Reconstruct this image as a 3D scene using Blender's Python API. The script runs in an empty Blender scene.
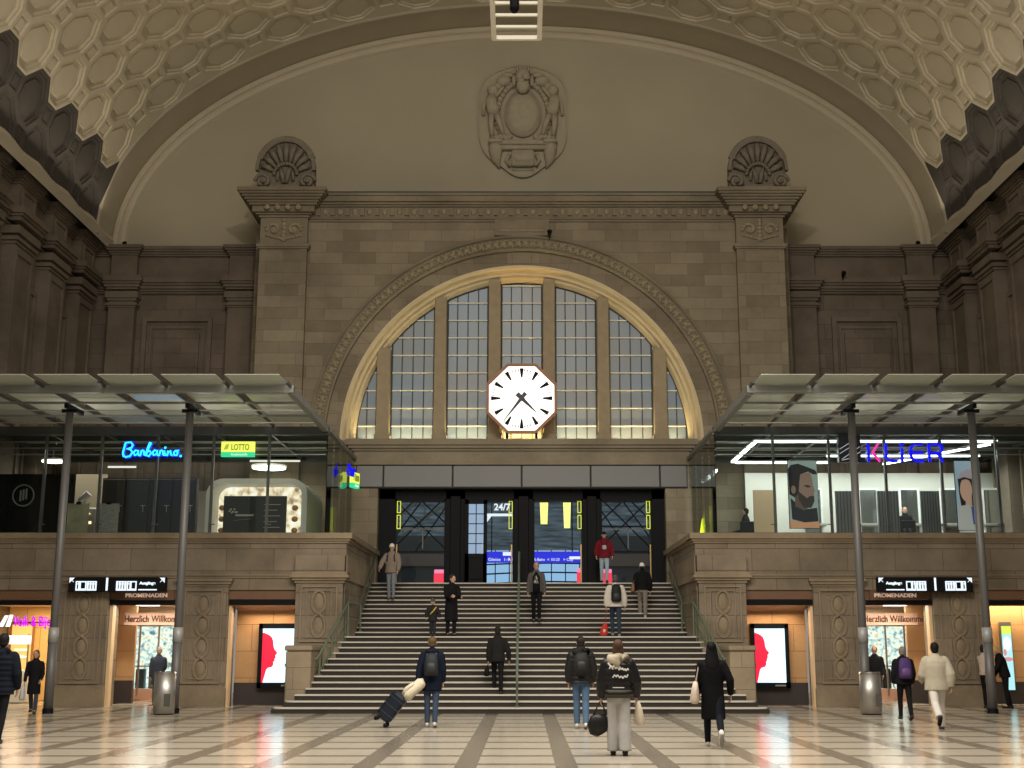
import bpy, bmesh, math, random
from mathutils import Vector, Matrix
PI = math.pi
random.seed(7)
scene = bpy.context.scene
COL = scene.collection
R = math.radians

# ------------------------------------------------------------------ camera
FPX, CX, TH, HC, XC = 1265.0, 525.5, R(11.74), 1.62, 0.13
cam_d = bpy.data.cameras.new('camera'); cam = bpy.data.objects.new('camera', cam_d); COL.objects.link(cam)
cam.location = (XC, 0, HC); cam.rotation_euler = (PI/2 + TH, 0, 0)
cam_d.sensor_fit = 'HORIZONTAL'; cam_d.sensor_width = 36; cam_d.lens = FPX/1024*36
cam_d.shift_x = (512 - CX)/1024
cam_d.clip_end = 400
scene.camera = cam

def at(x, y, Y):
    """point of the hall seen at photo pixel x, y that stands at depth Y"""
    el = TH - math.atan((y - 384)/FPX)
    Z = HC + Y*math.tan(el)
    d = Y*math.cos(TH) + (Z - HC)*math.sin(TH)
    return (x - CX)/FPX*d + XC, Z

# ------------------------------------------------------------------ materials
def new_mat(name):
    m = bpy.data.materials.new(name); m.use_nodes = True
    nt = m.node_tree; b = nt.nodes['Principled BSDF']
    return m, nt, b

def mat(name, col, rough=.6, metal=0, noise=0, scale=4, bump=0, spec=.5, emit=None, estr=0, coat=0):
    m, nt, b = new_mat(name)
    b.inputs['Base Color'].default_value = (*col, 1)
    b.inputs['Roughness'].default_value = rough
    b.inputs['Metallic'].default_value = metal
    b.inputs['Specular IOR Level'].default_value = spec
    if coat: b.inputs['Coat Weight'].default_value = coat
    if emit:
        b.inputs['Emission Color'].default_value = (*emit, 1); b.inputs['Emission Strength'].default_value = estr
    if noise or bump:
        tc = nt.nodes.new('ShaderNodeTexCoord'); n = nt.nodes.new('ShaderNodeTexNoise')
        n.inputs['Scale'].default_value = scale; n.inputs['Detail'].default_value = 5
        nt.links.new(tc.outputs['Object'], n.inputs['Vector'])
        if noise:
            mx = nt.nodes.new('ShaderNodeMix'); mx.data_type = 'RGBA'
            mx.inputs[6].default_value = (*[c*(1-noise) for c in col], 1)
            mx.inputs[7].default_value = (*[min(1, c*(1+noise)) for c in col], 1)
            nt.links.new(n.outputs['Fac'], mx.inputs[0]); nt.links.new(mx.outputs[2], b.inputs['Base Color'])
        if bump:
            bp = nt.nodes.new('ShaderNodeBump'); bp.inputs['Strength'].default_value = bump; bp.inputs['Distance'].default_value = .03
            nt.links.new(n.outputs['Fac'], bp.inputs['Height']); nt.links.new(bp.outputs['Normal'], b.inputs['Normal'])
    return m

def stone(name, c1, c2, mortar, bw=.95, bh=.42, mort=.012, rough=.8, stain=.35, seed=0):
    """coursed stone blocks, each with its own tone, plus soft weather stains"""
    m, nt, b = new_mat(name); L = nt.links
    geo = nt.nodes.new('ShaderNodeNewGeometry'); sp = nt.nodes.new('ShaderNodeSeparateXYZ')
    L.new(geo.outputs['Position'], sp.inputs[0])
    ad = nt.nodes.new('ShaderNodeMath'); ad.operation = 'ADD'
    L.new(sp.outputs['X'], ad.inputs[0]); L.new(sp.outputs['Y'], ad.inputs[1])
    cb = nt.nodes.new('ShaderNodeCombineXYZ'); L.new(ad.outputs[0], cb.inputs[0]); L.new(sp.outputs['Z'], cb.inputs[1])
    br = nt.nodes.new('ShaderNodeTexBrick')
    L.new(cb.outputs[0], br.inputs['Vector'])
    br.inputs['Color1'].default_value = (*c1, 1); br.inputs['Color2'].default_value = (*c2, 1); br.inputs['Mortar'].default_value = (*mortar, 1)
    br.inputs['Scale'].default_value = 1; br.inputs['Mortar Size'].default_value = mort; br.inputs['Mortar Smooth'].default_value = .3
    br.inputs['Brick Width'].default_value = bw; br.inputs['Row Height'].default_value = bh; br.inputs['Bias'].default_value = -.25
    n = nt.nodes.new('ShaderNodeTexNoise'); n.inputs['Scale'].default_value = .55; n.inputs['Detail'].default_value = 8; n.inputs['Roughness'].default_value = .65
    L.new(geo.outputs['Position'], n.inputs['Vector'])
    mr = nt.nodes.new('ShaderNodeMapRange'); mr.inputs[1].default_value = .3; mr.inputs[2].default_value = .7
    mr.inputs[3].default_value = 1-stain; mr.inputs[4].default_value = 1+stain*.5
    L.new(n.outputs['Fac'], mr.inputs[0])
    mu = nt.nodes.new('ShaderNodeVectorMath'); mu.operation = 'SCALE'
    L.new(br.outputs['Color'], mu.inputs[0]); L.new(mr.outputs[0], mu.inputs['Scale']); L.new(mu.outputs[0], b.inputs['Base Color'])
    n2 = nt.nodes.new('ShaderNodeTexNoise'); n2.inputs['Scale'].default_value = 9; n2.inputs['Detail'].default_value = 6
    L.new(geo.outputs['Position'], n2.inputs['Vector'])
    sb = nt.nodes.new('ShaderNodeMath'); sb.operation = 'MULTIPLY_ADD'; sb.inputs[1].default_value = -1.2
    L.new(br.outputs['Fac'], sb.inputs[0]); L.new(n2.outputs['Fac'], sb.inputs[2])
    bp = nt.nodes.new('ShaderNodeBump'); bp.inputs['Strength'].default_value = .5; bp.inputs['Distance'].default_value = .02
    L.new(sb.outputs[0], bp.inputs['Height']); L.new(bp.outputs['Normal'], b.inputs['Normal'])
    b.inputs['Roughness'].default_value = rough; b.inputs['Specular IOR Level'].default_value = .25
    return m

def floor_mat():
    m, nt, b = new_mat('polished_stone_floor'); L = nt.links
    geo = nt.nodes.new('ShaderNodeNewGeometry'); sp = nt.nodes.new('ShaderNodeSeparateXYZ'); L.new(geo.outputs['Position'], sp.inputs[0])
    def M(op, a, bb=None, c=None):
        n = nt.nodes.new('ShaderNodeMath'); n.operation = op
        for i, v in enumerate((a, bb, c)):
            if v is None: continue
            if isinstance(v, (int, float)): n.inputs[i].default_value = v
            else: L.new(v, n.inputs[i])
        return n.outputs[0]
    def band(ax, off, period, half):
        w = M('WRAP', M('ADD', ax, off), period/2, -period/2)
        return M('LESS_THAN', M('ABSOLUTE', w), half)
    bx_ = band(sp.outputs['X'], .70, 1.40, .155)
    by_ = band(sp.outputs['Y'], -.35, 1.40, .135)
    s = M('MAXIMUM', bx_, by_)
    jx = band(sp.outputs['X'], 0, .35, .004); jy = band(sp.outputs['Y'], .0, .35, .004)
    j = M('MAXIMUM', jx, jy)
    n = nt.nodes.new('ShaderNodeTexNoise'); n.inputs['Scale'].default_value = 2.2; n.inputs['Detail'].default_value = 6; L.new(geo.outputs['Position'], n.inputs['Vector'])
    mx = nt.nodes.new('ShaderNodeMix'); mx.data_type = 'RGBA'
    mx.inputs[6].default_value = (.44, .39, .31, 1); mx.inputs[7].default_value = (.53, .48, .39, 1); L.new(n.outputs['Fac'], mx.inputs[0])
    m2 = nt.nodes.new('ShaderNodeMix'); m2.data_type = 'RGBA'; L.new(s, m2.inputs[0]); L.new(mx.outputs[2], m2.inputs[6]); m2.inputs[7].default_value = (.215, .182, .142, 1)
    m3 = nt.nodes.new('ShaderNodeMix'); m3.data_type = 'RGBA'; L.new(M('MULTIPLY', j, .12), m3.inputs[0]); L.new(m2.outputs[2], m3.inputs[6]); m3.inputs[7].default_value = (.12, .10, .08, 1)
    L.new(m3.outputs[2], b.inputs['Base Color'])
    b.inputs['Roughness'].default_value = .17; b.inputs['Specular IOR Level'].default_value = .30
    n2 = nt.nodes.new('ShaderNodeTexNoise'); n2.inputs['Scale'].default_value = 1.6; n2.inputs['Detail'].default_value = 2; L.new(geo.outputs['Position'], n2.inputs['Vector'])
    bp = nt.nodes.new('ShaderNodeBump'); bp.inputs['Strength'].default_value = .12; bp.inputs['Distance'].default_value = .01
    L.new(n2.outputs['Fac'], bp.inputs['Height']); L.new(bp.outputs['Normal'], b.inputs['Normal'])
    return m

def glass_mat(name, tint=(.85, .93, .88), refl=.10, rough=.02):
    m = bpy.data.materials.new(name); m.use_nodes = True; nt = m.node_tree; nt.nodes.clear(); L = nt.links
    o = nt.nodes.new('ShaderNodeOutputMaterial'); t = nt.nodes.new('ShaderNodeBsdfTransparent'); g = nt.nodes.new('ShaderNodeBsdfGlossy')
    t.inputs[0].default_value = (*tint, 1); g.inputs['Roughness'].default_value = rough; g.inputs['Color'].default_value = (.9, .95, .92, 1)
    fr = nt.nodes.new('ShaderNodeFresnel'); fr.inputs[0].default_value = 1.45
    a = nt.nodes.new('ShaderNodeMath'); a.operation = 'MULTIPLY_ADD'; a.inputs[1].default_value = 1.0; a.inputs[2].default_value = refl - .04
    mx = nt.nodes.new('ShaderNodeMixShader'); L.new(fr.outputs[0], a.inputs[0]); L.new(a.outputs[0], mx.inputs[0])
    L.new(t.outputs[0], mx.inputs[1]); L.new(g.outputs[0], mx.inputs[2]); L.new(mx.outputs[0], o.inputs[0])
    return m

def frosted(name, col, thru=.45, rough=.4):
    """printed canopy glass: part see-through, part white dots that catch light from either side"""
    m = bpy.data.materials.new(name); m.use_nodes = True; nt = m.node_tree; nt.nodes.clear(); L = nt.links
    o = nt.nodes.new('ShaderNodeOutputMaterial'); t = nt.nodes.new('ShaderNodeBsdfTransparent'); d = nt.nodes.new('ShaderNodeBsdfDiffuse'); tr = nt.nodes.new('ShaderNodeBsdfTranslucent'); g = nt.nodes.new('ShaderNodeBsdfGlossy')
    d.inputs[0].default_value = (*col, 1); tr.inputs[0].default_value = (*col, 1); t.inputs[0].default_value = (.9, .95, .9, 1); g.inputs['Roughness'].default_value = .08
    a = nt.nodes.new('ShaderNodeMixShader'); a.inputs[0].default_value = .35; L.new(d.outputs[0], a.inputs[1]); L.new(tr.outputs[0], a.inputs[2])
    b = nt.nodes.new('ShaderNodeMixShader'); b.inputs[0].default_value = thru; L.new(a.outputs[0], b.inputs[1]); L.new(t.outputs[0], b.inputs[2])
    c = nt.nodes.new('ShaderNodeMixShader'); c.inputs[0].default_value = .12; L.new(b.outputs[0], c.inputs[1]); L.new(g.outputs[0], c.inputs[2])
    L.new(c.outputs[0], o.inputs[0])
    return m

def glow(name, col, s, base=(.02, .02, .02)):
    return mat(name, base, .5, emit=col, estr=s)

def pattern_glow(name, stops, scale, s, kind='noise', base=(.2, .2, .2)):
    """lit shop display or backlit picture with blotches of colour"""
    m, nt, b = new_mat(name); L = nt.links
    tc = nt.nodes.new('ShaderNodeTexCoord'); n = nt.nodes.new('ShaderNodeTexNoise' if kind == 'noise' else 'ShaderNodeTexVoronoi'); n.inputs['Scale'].default_value = scale
    L.new(tc.outputs['Object'], n.inputs['Vector'])
    cr = nt.nodes.new('ShaderNodeValToRGB'); el = cr.color_ramp.elements
    while len(el) < len(stops): el.new(.5)
    for e, (p, c) in zip(el, stops): e.position = p; e.color = (*c, 1)
    L.new(n.outputs['Fac' if kind == 'noise' else 'Color'] if kind == 'noise' else n.outputs['Distance'], cr.inputs[0])
    L.new(cr.outputs[0], b.inputs['Emission Color']); b.inputs['Emission Strength'].default_value = s
    b.inputs['Base Color'].default_value = (*base, 1)
    return m

def planks(name, c1, c2, w=1.2, h=.75, rough=.45):
    m = stone(name, c1, c2, tuple(c*.35 for c in c1), w, h, .008, rough, .12)
    return m

M = {}
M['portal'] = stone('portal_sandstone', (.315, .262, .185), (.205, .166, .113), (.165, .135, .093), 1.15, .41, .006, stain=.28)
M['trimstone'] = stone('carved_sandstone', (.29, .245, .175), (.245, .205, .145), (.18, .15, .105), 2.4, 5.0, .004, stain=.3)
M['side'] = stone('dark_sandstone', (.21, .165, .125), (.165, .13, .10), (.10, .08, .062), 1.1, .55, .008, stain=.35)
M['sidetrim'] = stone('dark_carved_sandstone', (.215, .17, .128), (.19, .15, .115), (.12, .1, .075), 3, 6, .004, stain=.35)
M['lower'] = stone('arcade_sandstone', (.27, .218, .158), (.215, .172, .122), (.13, .102, .075), 1.35, .62, .010, stain=.4)
M['lowertrim'] = stone('arcade_trim_sandstone', (.31, .245, .165), (.27, .21, .14), (.16, .125, .085), 3, 6, .004, stain=.4)
M['pedestal'] = stone('pale_stair_stone', (.34, .27, .185), (.29, .23, .155), (.16, .13, .09), 1.1, .55, .006, stain=.3)
M['plaster'] = mat('vault_plaster', (.62, .55, .42), .85, noise=.08, scale=.6, bump=.15)
M['band'] = mat('vault_band_plaster', (.50, .445, .34), .85, noise=.12, scale=.8, bump=.15)
M['darkcof'] = mat('dark_vault_coffer', (.075, .066, .058), .85, noise=.2, scale=1)  # dark tone for the coffers nearest the springing
M['tymp'] = mat('tympanum_plaster', (.47, .42, .31), .9, noise=.10, scale=.45, bump=.1)
M['relief'] = mat('relief_plaster', (.43, .385, .285), .85, noise=.2, scale=5, bump=.3)
M['shell'] = mat('weathered_shell_stone', (.215, .185, .14), .85, noise=.3, scale=7, bump=.4)
M['archlight'] = mat('lit_tone_arch_moulding', (.72, .60, .38), .7, noise=.1, scale=3)  # brightened colour stands for light on the arch soffit
M['mull'] = mat('mullion_stone', (.36, .29, .185), .8, noise=.2, scale=4)
M['orn'] = mat('ornament_stone', (.33, .27, .175), .8, noise=.45, scale=9, bump=.8)
M['floor'] = floor_mat()
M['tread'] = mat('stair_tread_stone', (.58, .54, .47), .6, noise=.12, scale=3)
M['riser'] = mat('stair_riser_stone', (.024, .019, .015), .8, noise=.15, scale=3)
M['frame_dark'] = mat('dark_bronze_steel', (.006, .007, .009), .6, 0, spec=.15)
M['steel'] = mat('grey_column_steel', (.135, .132, .128), .5, .2)
M['steel_light'] = mat('light_grey_sleeve', (.36, .36, .35), .5, .2)
M['beam'] = mat('canopy_beam_steel', (.22, .22, .20), .5, .3)
M['beam_dark'] = mat('dark_canopy_beam', (.055, .06, .058), .5, .3)
M['stainless'] = mat('brushed_stainless', (.50, .48, .45), .42, .85)
M['greypanel'] = mat('grey_fascia_panel', (.20, .20, .20), .5)
M['joint'] = mat('black_joint', (.02, .02, .02), .7)
M['muntin'] = mat('dark_leading', (.03, .032, .03), .6)
M['muntin_l'] = mat('lit_tone_transom', (.85, .80, .62), .5)  # pale colour carries the glow of the uplights on the transoms
M['winpane'] = None
M['glass'] = glass_mat('clear_box_glass', (.95, .985, .965), .025)
M['canopy'] = frosted('frosted_canopy_glass', (.66, .69, .60), .25)
M['rail'] = mat('green_bronze_rail', (.15, .19, .13), .5, .2)
M['wood'] = planks('maple_panelling', (.60, .36, .17), (.54, .31, .14))
M['woodframe'] = mat('pale_wood_jamb', (.80, .58, .34), .5, noise=.08, scale=3)
M['woodlintel'] = mat('brown_wood_lintel', (.17, .085, .045), .5, noise=.15, scale=4)
M['baseboard'] = mat('dark_grey_plinth', (.045, .036, .034), .5)
M['black'] = mat('black_paint', (.006, .006, .007), .6, spec=.15)
M['white'] = mat('white_paint', (.8, .8, .78), .5)
M['walls_white'] = mat('white_shop_wall', (.70, .69, .62), .7, noise=.04, scale=1)
M['grey_shop'] = mat('grey_shop_wall', (.30, .28, .25), .7, noise=.1, scale=1)

# winow glass : frosted, dusk sky behind it
m, nt, b = new_mat('frosted_window_pane'); L = nt.links
geo = nt.nodes.new('ShaderNodeNewGeometry'); n = nt.nodes.new('ShaderNodeTexNoise'); n.inputs['Scale'].default_value = .5; n.inputs['Detail'].default_value = 3
L.new(geo.outputs['Position'], n.inputs['Vector'])
cr = nt.nodes.new('ShaderNodeValToRGB'); cr.color_ramp.elements[0].color = (.15, .155, .15, 1); cr.color_ramp.elements[1].color = (.13, .17, .20, 1)
cr.color_ramp.elements[0].position = .35; cr.color_ramp.elements[1].position = .65
L.new(n.outputs['Fac'], cr.inputs[0]); L.new(cr.outputs[0], b.inputs['Base Color']); L.new(cr.outputs[0], b.inputs['Emission Color']); b.inputs['Emission Strength'].default_value = .30
b.inputs['Roughness'].default_value = .35
M['winpane'] = m

# ------------------------------------------------------------------ mesh builder
class MB:
    def __init__(s): s.v = []; s.f = []; s.mi = []; s.mats = []; s.cur = 0
    def use(s, m):
        if m not in s.mats: s.mats.append(m)
        s.cur = s.mats.index(m); return s
    def face(s, pts):
        i = len(s.v); s.v += [tuple(p) for p in pts]; s.f.append(tuple(range(i, i+len(pts)))); s.mi.append(s.cur)
    def add(s, V, F):
        i = len(s.v); s.v += [tuple(p) for p in V]
        for f in F: s.f.append(tuple(i+k for k in f)); s.mi.append(s.cur)
        return s
    def box(s, x0, x1, y0, y1, z0, z1):
        if x0 > x1: x0, x1 = x1, x0
        V = [(x, y, z) for x in (x0, x1) for y in (y0, y1) for z in (z0, z1)]
        return s.add(V, [(0,1,3,2), (4,6,7,5), (0,4,5,1), (2,3,7,6), (0,2,6,4), (1,5,7,3)])
    def bbox(s, x0, x1, y0, y1, z0, z1, c=.02):
        """box with chamfered upright and front edges"""
        if x0 > x1: x0, x1 = x1, x0
        out = []
        for (z, k) in ((z0, c), (z0+c, 0), (z1-c, 0), (z1, c)):
            a, b_, d, e = x0+k, x1-k, y0+k, y1-k
            out.append([(a+c, d, z), (b_-c, d, z), (b_, d+c, z), (b_, e-c, z), (b_-c, e, z), (a+c, e, z), (a, e-c, z), (a, d+c, z)])
        V = [p for r in out for p in r]; F = []
        for i in range(3):
            for k in range(8):
                F.append((i*8+k, i*8+(k+1) % 8, (i+1)*8+(k+1) % 8, (i+1)*8+k))
        F.append(tuple(range(7, -1, -1))); F.append(tuple(range(24, 32)))
        return s.add(V, F)
    def bar(s, a, b, w, h=None):
        h = h or w; a, b = Vector(a), Vector(b); t = (b-a).normalized()
        ref = Vector((0, 0, 1)) if abs(t.z) < .95 else Vector((0, 1, 0))
        u = t.cross(ref).normalized()*w/2; v = u.cross(t).normalized()*h/2
        V = [p+q for p in (a, b) for q in (u+v, u-v, -u-v, -u+v)]
        return s.add(V, [(0,1,2,3), (7,6,5,4), (0,4,5,1), (1,5,6,2), (2,6,7,3), (3,7,4,0)])
    def tube(s, pts, rad, n=10, ref=(1, 0, 0), caps=True):
        pts = [Vector(p) for p in pts]; ref = Vector(ref); rings = []
        for i, p in enumerate(pts):
            t = (pts[min(i+1, len(pts)-1)] - pts[max(i-1, 0)]).normalized()
            r = rad[i] if isinstance(rad, (list, tuple)) else rad
            rx, ry = r if isinstance(r, (list, tuple)) else (r, r)
            u = ref - t*ref.dot(t)
            if u.length < .15: u = Vector((0, 1, 0)) - t*t.y
            u.normalize(); w = t.cross(u)
            rings.append([p + u*math.cos(2*PI*k/n)*rx + w*math.sin(2*PI*k/n)*ry for k in range(n)])
        V = [q for r in rings for q in r]; F = []
        for i in range(len(pts)-1):
            for k in range(n): F.append((i*n+k, i*n+(k+1) % n, (i+1)*n+(k+1) % n, (i+1)*n+k))
        if caps:
            F.append(tuple(range(n-1, -1, -1))); F.append(tuple(range((len(pts)-1)*n, len(pts)*n)))
        return s.add(V, F)
    def ball(s, c, r, n=12, m=8, squash=None, keep=None):
        rx, ry, rz = r if isinstance(r, (list, tuple)) else (r, r, r)
        V = [(c[0], c[1], c[2]-rz)]
        for i in range(1, m):
            ph = -PI/2 + PI*i/m
            for k in range(n):
                a = 2*PI*k/n
                V.append((c[0]+rx*math.cos(ph)*math.cos(a), c[1]+ry*math.cos(ph)*math.sin(a), c[2]+rz*math.sin(ph)))
        V.append((c[0], c[1], c[2]+rz)); F = []
        for k in range(n): F.append((0, 1+(k+1) % n, 1+k)); F.append((len(V)-1, 1+(m-2)*n+k, 1+(m-2)*n+(k+1) % n))
        for i in range(m-2):
            for k in range(n): F.append((1+i*n+k, 1+i*n+(k+1) % n, 1+(i+1)*n+(k+1) % n, 1+(i+1)*n+k))
        return s.add(V, F)
    def prism(s, poly, y0, y1, mir=1):
        """poly in x,z ; extruded along y"""
        n = len(poly); V = [(x, y0, z) for x, z in poly] + [(x, y1, z) for x, z in poly]
        F = [tuple(range(n)), tuple(range(2*n-1, n-1, -1))] + [(i, (i+1) % n, n+(i+1) % n, n+i) for i in range(n)]
        return s.add(V, F)
    def cyl(s, x, y, z0, z1, r, n=16, r2=None):
        r2 = r if r2 is None else r2
        return s.tube([(x, y, z0), (x, y, z1)], [r, r2], n)
    def build(s, name, parent=None, smooth=False, material=None):
        me = bpy.data.meshes.new(name); me.from_pydata(s.v, [], s.f)
        for m_ in (s.mats or [material]):
            if m_: me.materials.append(m_)
        if s.mats: me.polygons.foreach_set('material_index', s.mi)
        bm = bmesh.new(); bm.from_mesh(me); bmesh.ops.recalc_face_normals(bm, faces=bm.faces); bm.to_mesh(me); bm.free()
        if smooth: me.polygons.foreach_set('use_smooth', [True]*len(me.polygons))
        me.update()
        o = bpy.data.objects.new(name, me); COL.objects.link(o)
        if parent: o.parent = parent
        return o

def tag(o, label=None, cat=None, group=None, kind=None):
    if label: o['label'] = label
    if cat: o['category'] = cat
    if group: o['group'] = group
    if kind: o['kind'] = kind
    return o
def struct(mb, name, label=None, parent=None, smooth=False):
    o = mb.build(name, parent, smooth)
    if parent is None: o['kind'] = 'structure'
    if label: o['label'] = label
    return o
def empty(name, loc=(0, 0, 0), rz=0):
    o = bpy.data.objects.new(name, None); COL.objects.link(o); o.location = loc; o.rotation_euler = (0, 0, rz); o.empty_display_size = .2
    return o
def text(s_, size, loc, m, parent=None, name='lettering', ext=.01, rz=0, align='LEFT', shear=0, bold=0, sx=1):
    c = bpy.data.curves.new(name, 'FONT'); c.body = s_; c.size = size; c.extrude = ext; c.align_x = align; c.shear = shear; c.offset = bold
    c.materials.append(m)
    o = bpy.data.objects.new(name, c); COL.objects.link(o); o.location = loc; o.rotation_euler = (PI/2, 0, rz); o.scale = (sx, 1, 1)
    dg = bpy.context.evaluated_depsgraph_get(); me = bpy.data.meshes.new_from_object(o.evaluated_get(dg)); loc_, rot_, sc_ = o.location.copy(), o.rotation_euler.copy(), o.scale.copy()
    bpy.data.objects.remove(o); o = bpy.data.objects.new(name, me); COL.objects.link(o); o.location, o.rotation_euler, o.scale = loc_, rot_, sc_
    if parent: o.parent = parent
    return o
def copy_tree(o, parent=None):
    c = o.copy(); COL.objects.link(c)
    if parent is not None: c.parent = parent
    for ch in list(o.children): copy_tree(ch, c)
    return c

# ------------------------------------------------------------------ hall constants
YP, YB, YA = 42.5, 45.0, 36.0        # portal front, back wall, arcade front
TA, TB, ZC = 15.2, 8.9, 16.1         # vault ellipse
ZF = 4.75                            # upper floor
NT = 2000
_arc = [0]
for i in range(NT):
    t0, t1 = PI*i/NT, PI*(i+1)/NT
    _arc.append(_arc[-1] + math.hypot(TA*(math.cos(t1)-math.cos(t0)), TB*(math.sin(t1)-math.sin(t0))))
STOT = _arc[-1]
import bisect
def arc_t(s):
    s = min(max(s, 0), STOT); i = min(bisect.bisect_right(_arc, s)-1, NT-1)
    return PI*(i + (s-_arc[i])/(_arc[i+1]-_arc[i]))/NT
def ell(t, off=0):
    """t=0 at the left springing"""
    x, z = -TA*math.cos(t), TB*math.sin(t)
    nx, nz = -math.cos(t)/TA, math.sin(t)/TB; l = math.hypot(nx, nz)
    return x + nx/l*off, ZC + z + nz/l*off
def vs(s, Y, off): x, z = ell(arc_t(s), off); return (x, Y, z)

# ------------------------------------------------------------------ ceiling: coffered vault
cf = MB(); H = 1.24; HS = .33; A = H - HS; Y0 = 42.1
def rings(cx_, cy_, shape, levels, m_):
    cf.use(m_)
    def ring(k, off): return [vs(cx_+p[0]*k, cy_+p[1]*k, off) for p in shape]
    prev = ring(*levels[0]); n_ = len(shape)
    for lv in levels[1:]:
        cur = ring(*lv)
        for i in range(n_): cf.face([prev[i], prev[(i+1) % n_], cur[(i+1) % n_], cur[i]])
        prev = cur
    cf.face(prev)
octo = [(A, -HS), (A, HS), (HS, A), (-HS, A), (-A, HS), (-A, -HS), (-HS, -A), (HS, -A)]
sq = [(HS, -HS), (HS, HS), (-HS, HS), (-HS, -HS)]
for m_i in range(-15, 16):
    s_c = STOT/2 + H*m_i
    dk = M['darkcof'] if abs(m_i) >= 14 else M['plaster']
    for n_i in range(0, 16):
        yc = Y0 - H*n_i
        if (m_i + 1 + n_i) % 2 == 0:
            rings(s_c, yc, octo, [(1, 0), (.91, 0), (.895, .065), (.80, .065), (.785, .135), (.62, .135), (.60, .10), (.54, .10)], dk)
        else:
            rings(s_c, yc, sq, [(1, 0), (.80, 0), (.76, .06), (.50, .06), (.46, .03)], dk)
    if m_i % 2 == 0:
        cf.use(dk); cf.face([vs(s_c-HS, Y0+HS, 0), vs(s_c+HS, Y0+HS, 0), vs(s_c+A, Y0+A, 0), vs(s_c-A, Y0+A, 0)])
# plain rib next to the end wall, with an edge bead
cf.use(M['band'])
NB = 96
for i in range(NB):
    sa, sb = STOT*i/NB, STOT*(i+1)/NB
    for (ya, oa, yb, ob) in ((Y0+A-.02, 0, Y0+A+.08, -.07), (Y0+A+.08, -.07, Y0+A+.2, -.07), (Y0+A+.2, -.07, Y0+A+.25, 0), (Y0+A+.25, 0, YB, 0)):
        cf.face([vs(sa, ya, oa), vs(sb, ya, oa), vs(sb, yb, ob), vs(sa, yb, ob)])
# strip at the springing and outer shell
cf.use(M['plaster'])
for sgn in (-1, 1):
    for k in range(40):
        ya, yb = 24+21*k/40, 24+21*(k+1)/40
        w = lambda y: .10 + .06*math.sin(y*2*PI/2.48)
        f_ = lambda x: sgn*x
        cf.face([(f_(TA+.02), ya, ZC-.1), (f_(TA+.02), yb, ZC-.1), (f_(TA-.12), yb, ZC+w(yb)+.1), (f_(TA-.12), ya, ZC+w(ya)+.1)])
        cf.face([(f_(TA-.12), ya, ZC+w(ya)+.1), (f_(TA-.12), yb, ZC+w(yb)+.1), (f_(TA+.05), yb, ZC+w(yb)+.35), (f_(TA+.05), ya, ZC+w(ya)+.35)])
struct(cf, 'ceiling', 'cream coffered barrel vault of stepped octagons and small squares, darker at its springing')
sh = MB().use(M['darkcof'])
for i in range(48):
    sa, sb = STOT*i/48, STOT*(i+1)/48
    sh.face([vs(sa, 22.5, .5), vs(sb, 22.5, .5), vs(sb, YB+1, .5), vs(sa, YB+1, .5)])
struct(sh, 'ceiling_outer_shell', 'outer skin behind the coffered vault')

# ------------------------------------------------------------------ end wall with tympanum
wb = MB().use(M['tymp'])
N = 120
for i in range(N):
    (xa, za), (xb, zb) = ell(PI*i/N, .3), ell(PI*(i+1)/N, .3)
    wb.face([(xa, YB, ZC-.4), (xb, YB, ZC-.4), (xb, YB, zb), (xa, YB, za)])
# rounded light moulding following the vault
prof = [(0, 0), (0, -.22), (-.06, -.30), (-.16, -.32), (-.22, -.26), (-.24, -.16), (-.34, -.20), (-.44, -.14), (-.50, 0)]
wb.use(M['plaster'])
for i in range(N):
    ta, tb = PI*i/N, PI*(i+1)/N
    for (o0, p0), (o1, p1) in zip(prof, prof[1:]):
        a, b_, c, d = ell(ta, o0), ell(tb, o0), ell(tb, o1), ell(ta, o1)
        wb.face([(a[0], YB+p0, a[1]), (b_[0], YB+p0, b_[1]), (c[0], YB+p1, c[1]), (d[0], YB+p1, d[1])])
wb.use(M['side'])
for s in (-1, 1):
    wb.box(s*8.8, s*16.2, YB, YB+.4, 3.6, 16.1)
struct(wb, 'wall_back', 'plastered end wall under the vault, dark sandstone bays at both sides')

def stack(mb, x0, x1, yf, yb, layers):
    """cornice: list of (z0, z1, projection)"""
    for z0, z1, p in layers: mb.box(x0-p, x1+p, yf-p, yb, z0, z1)

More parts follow.
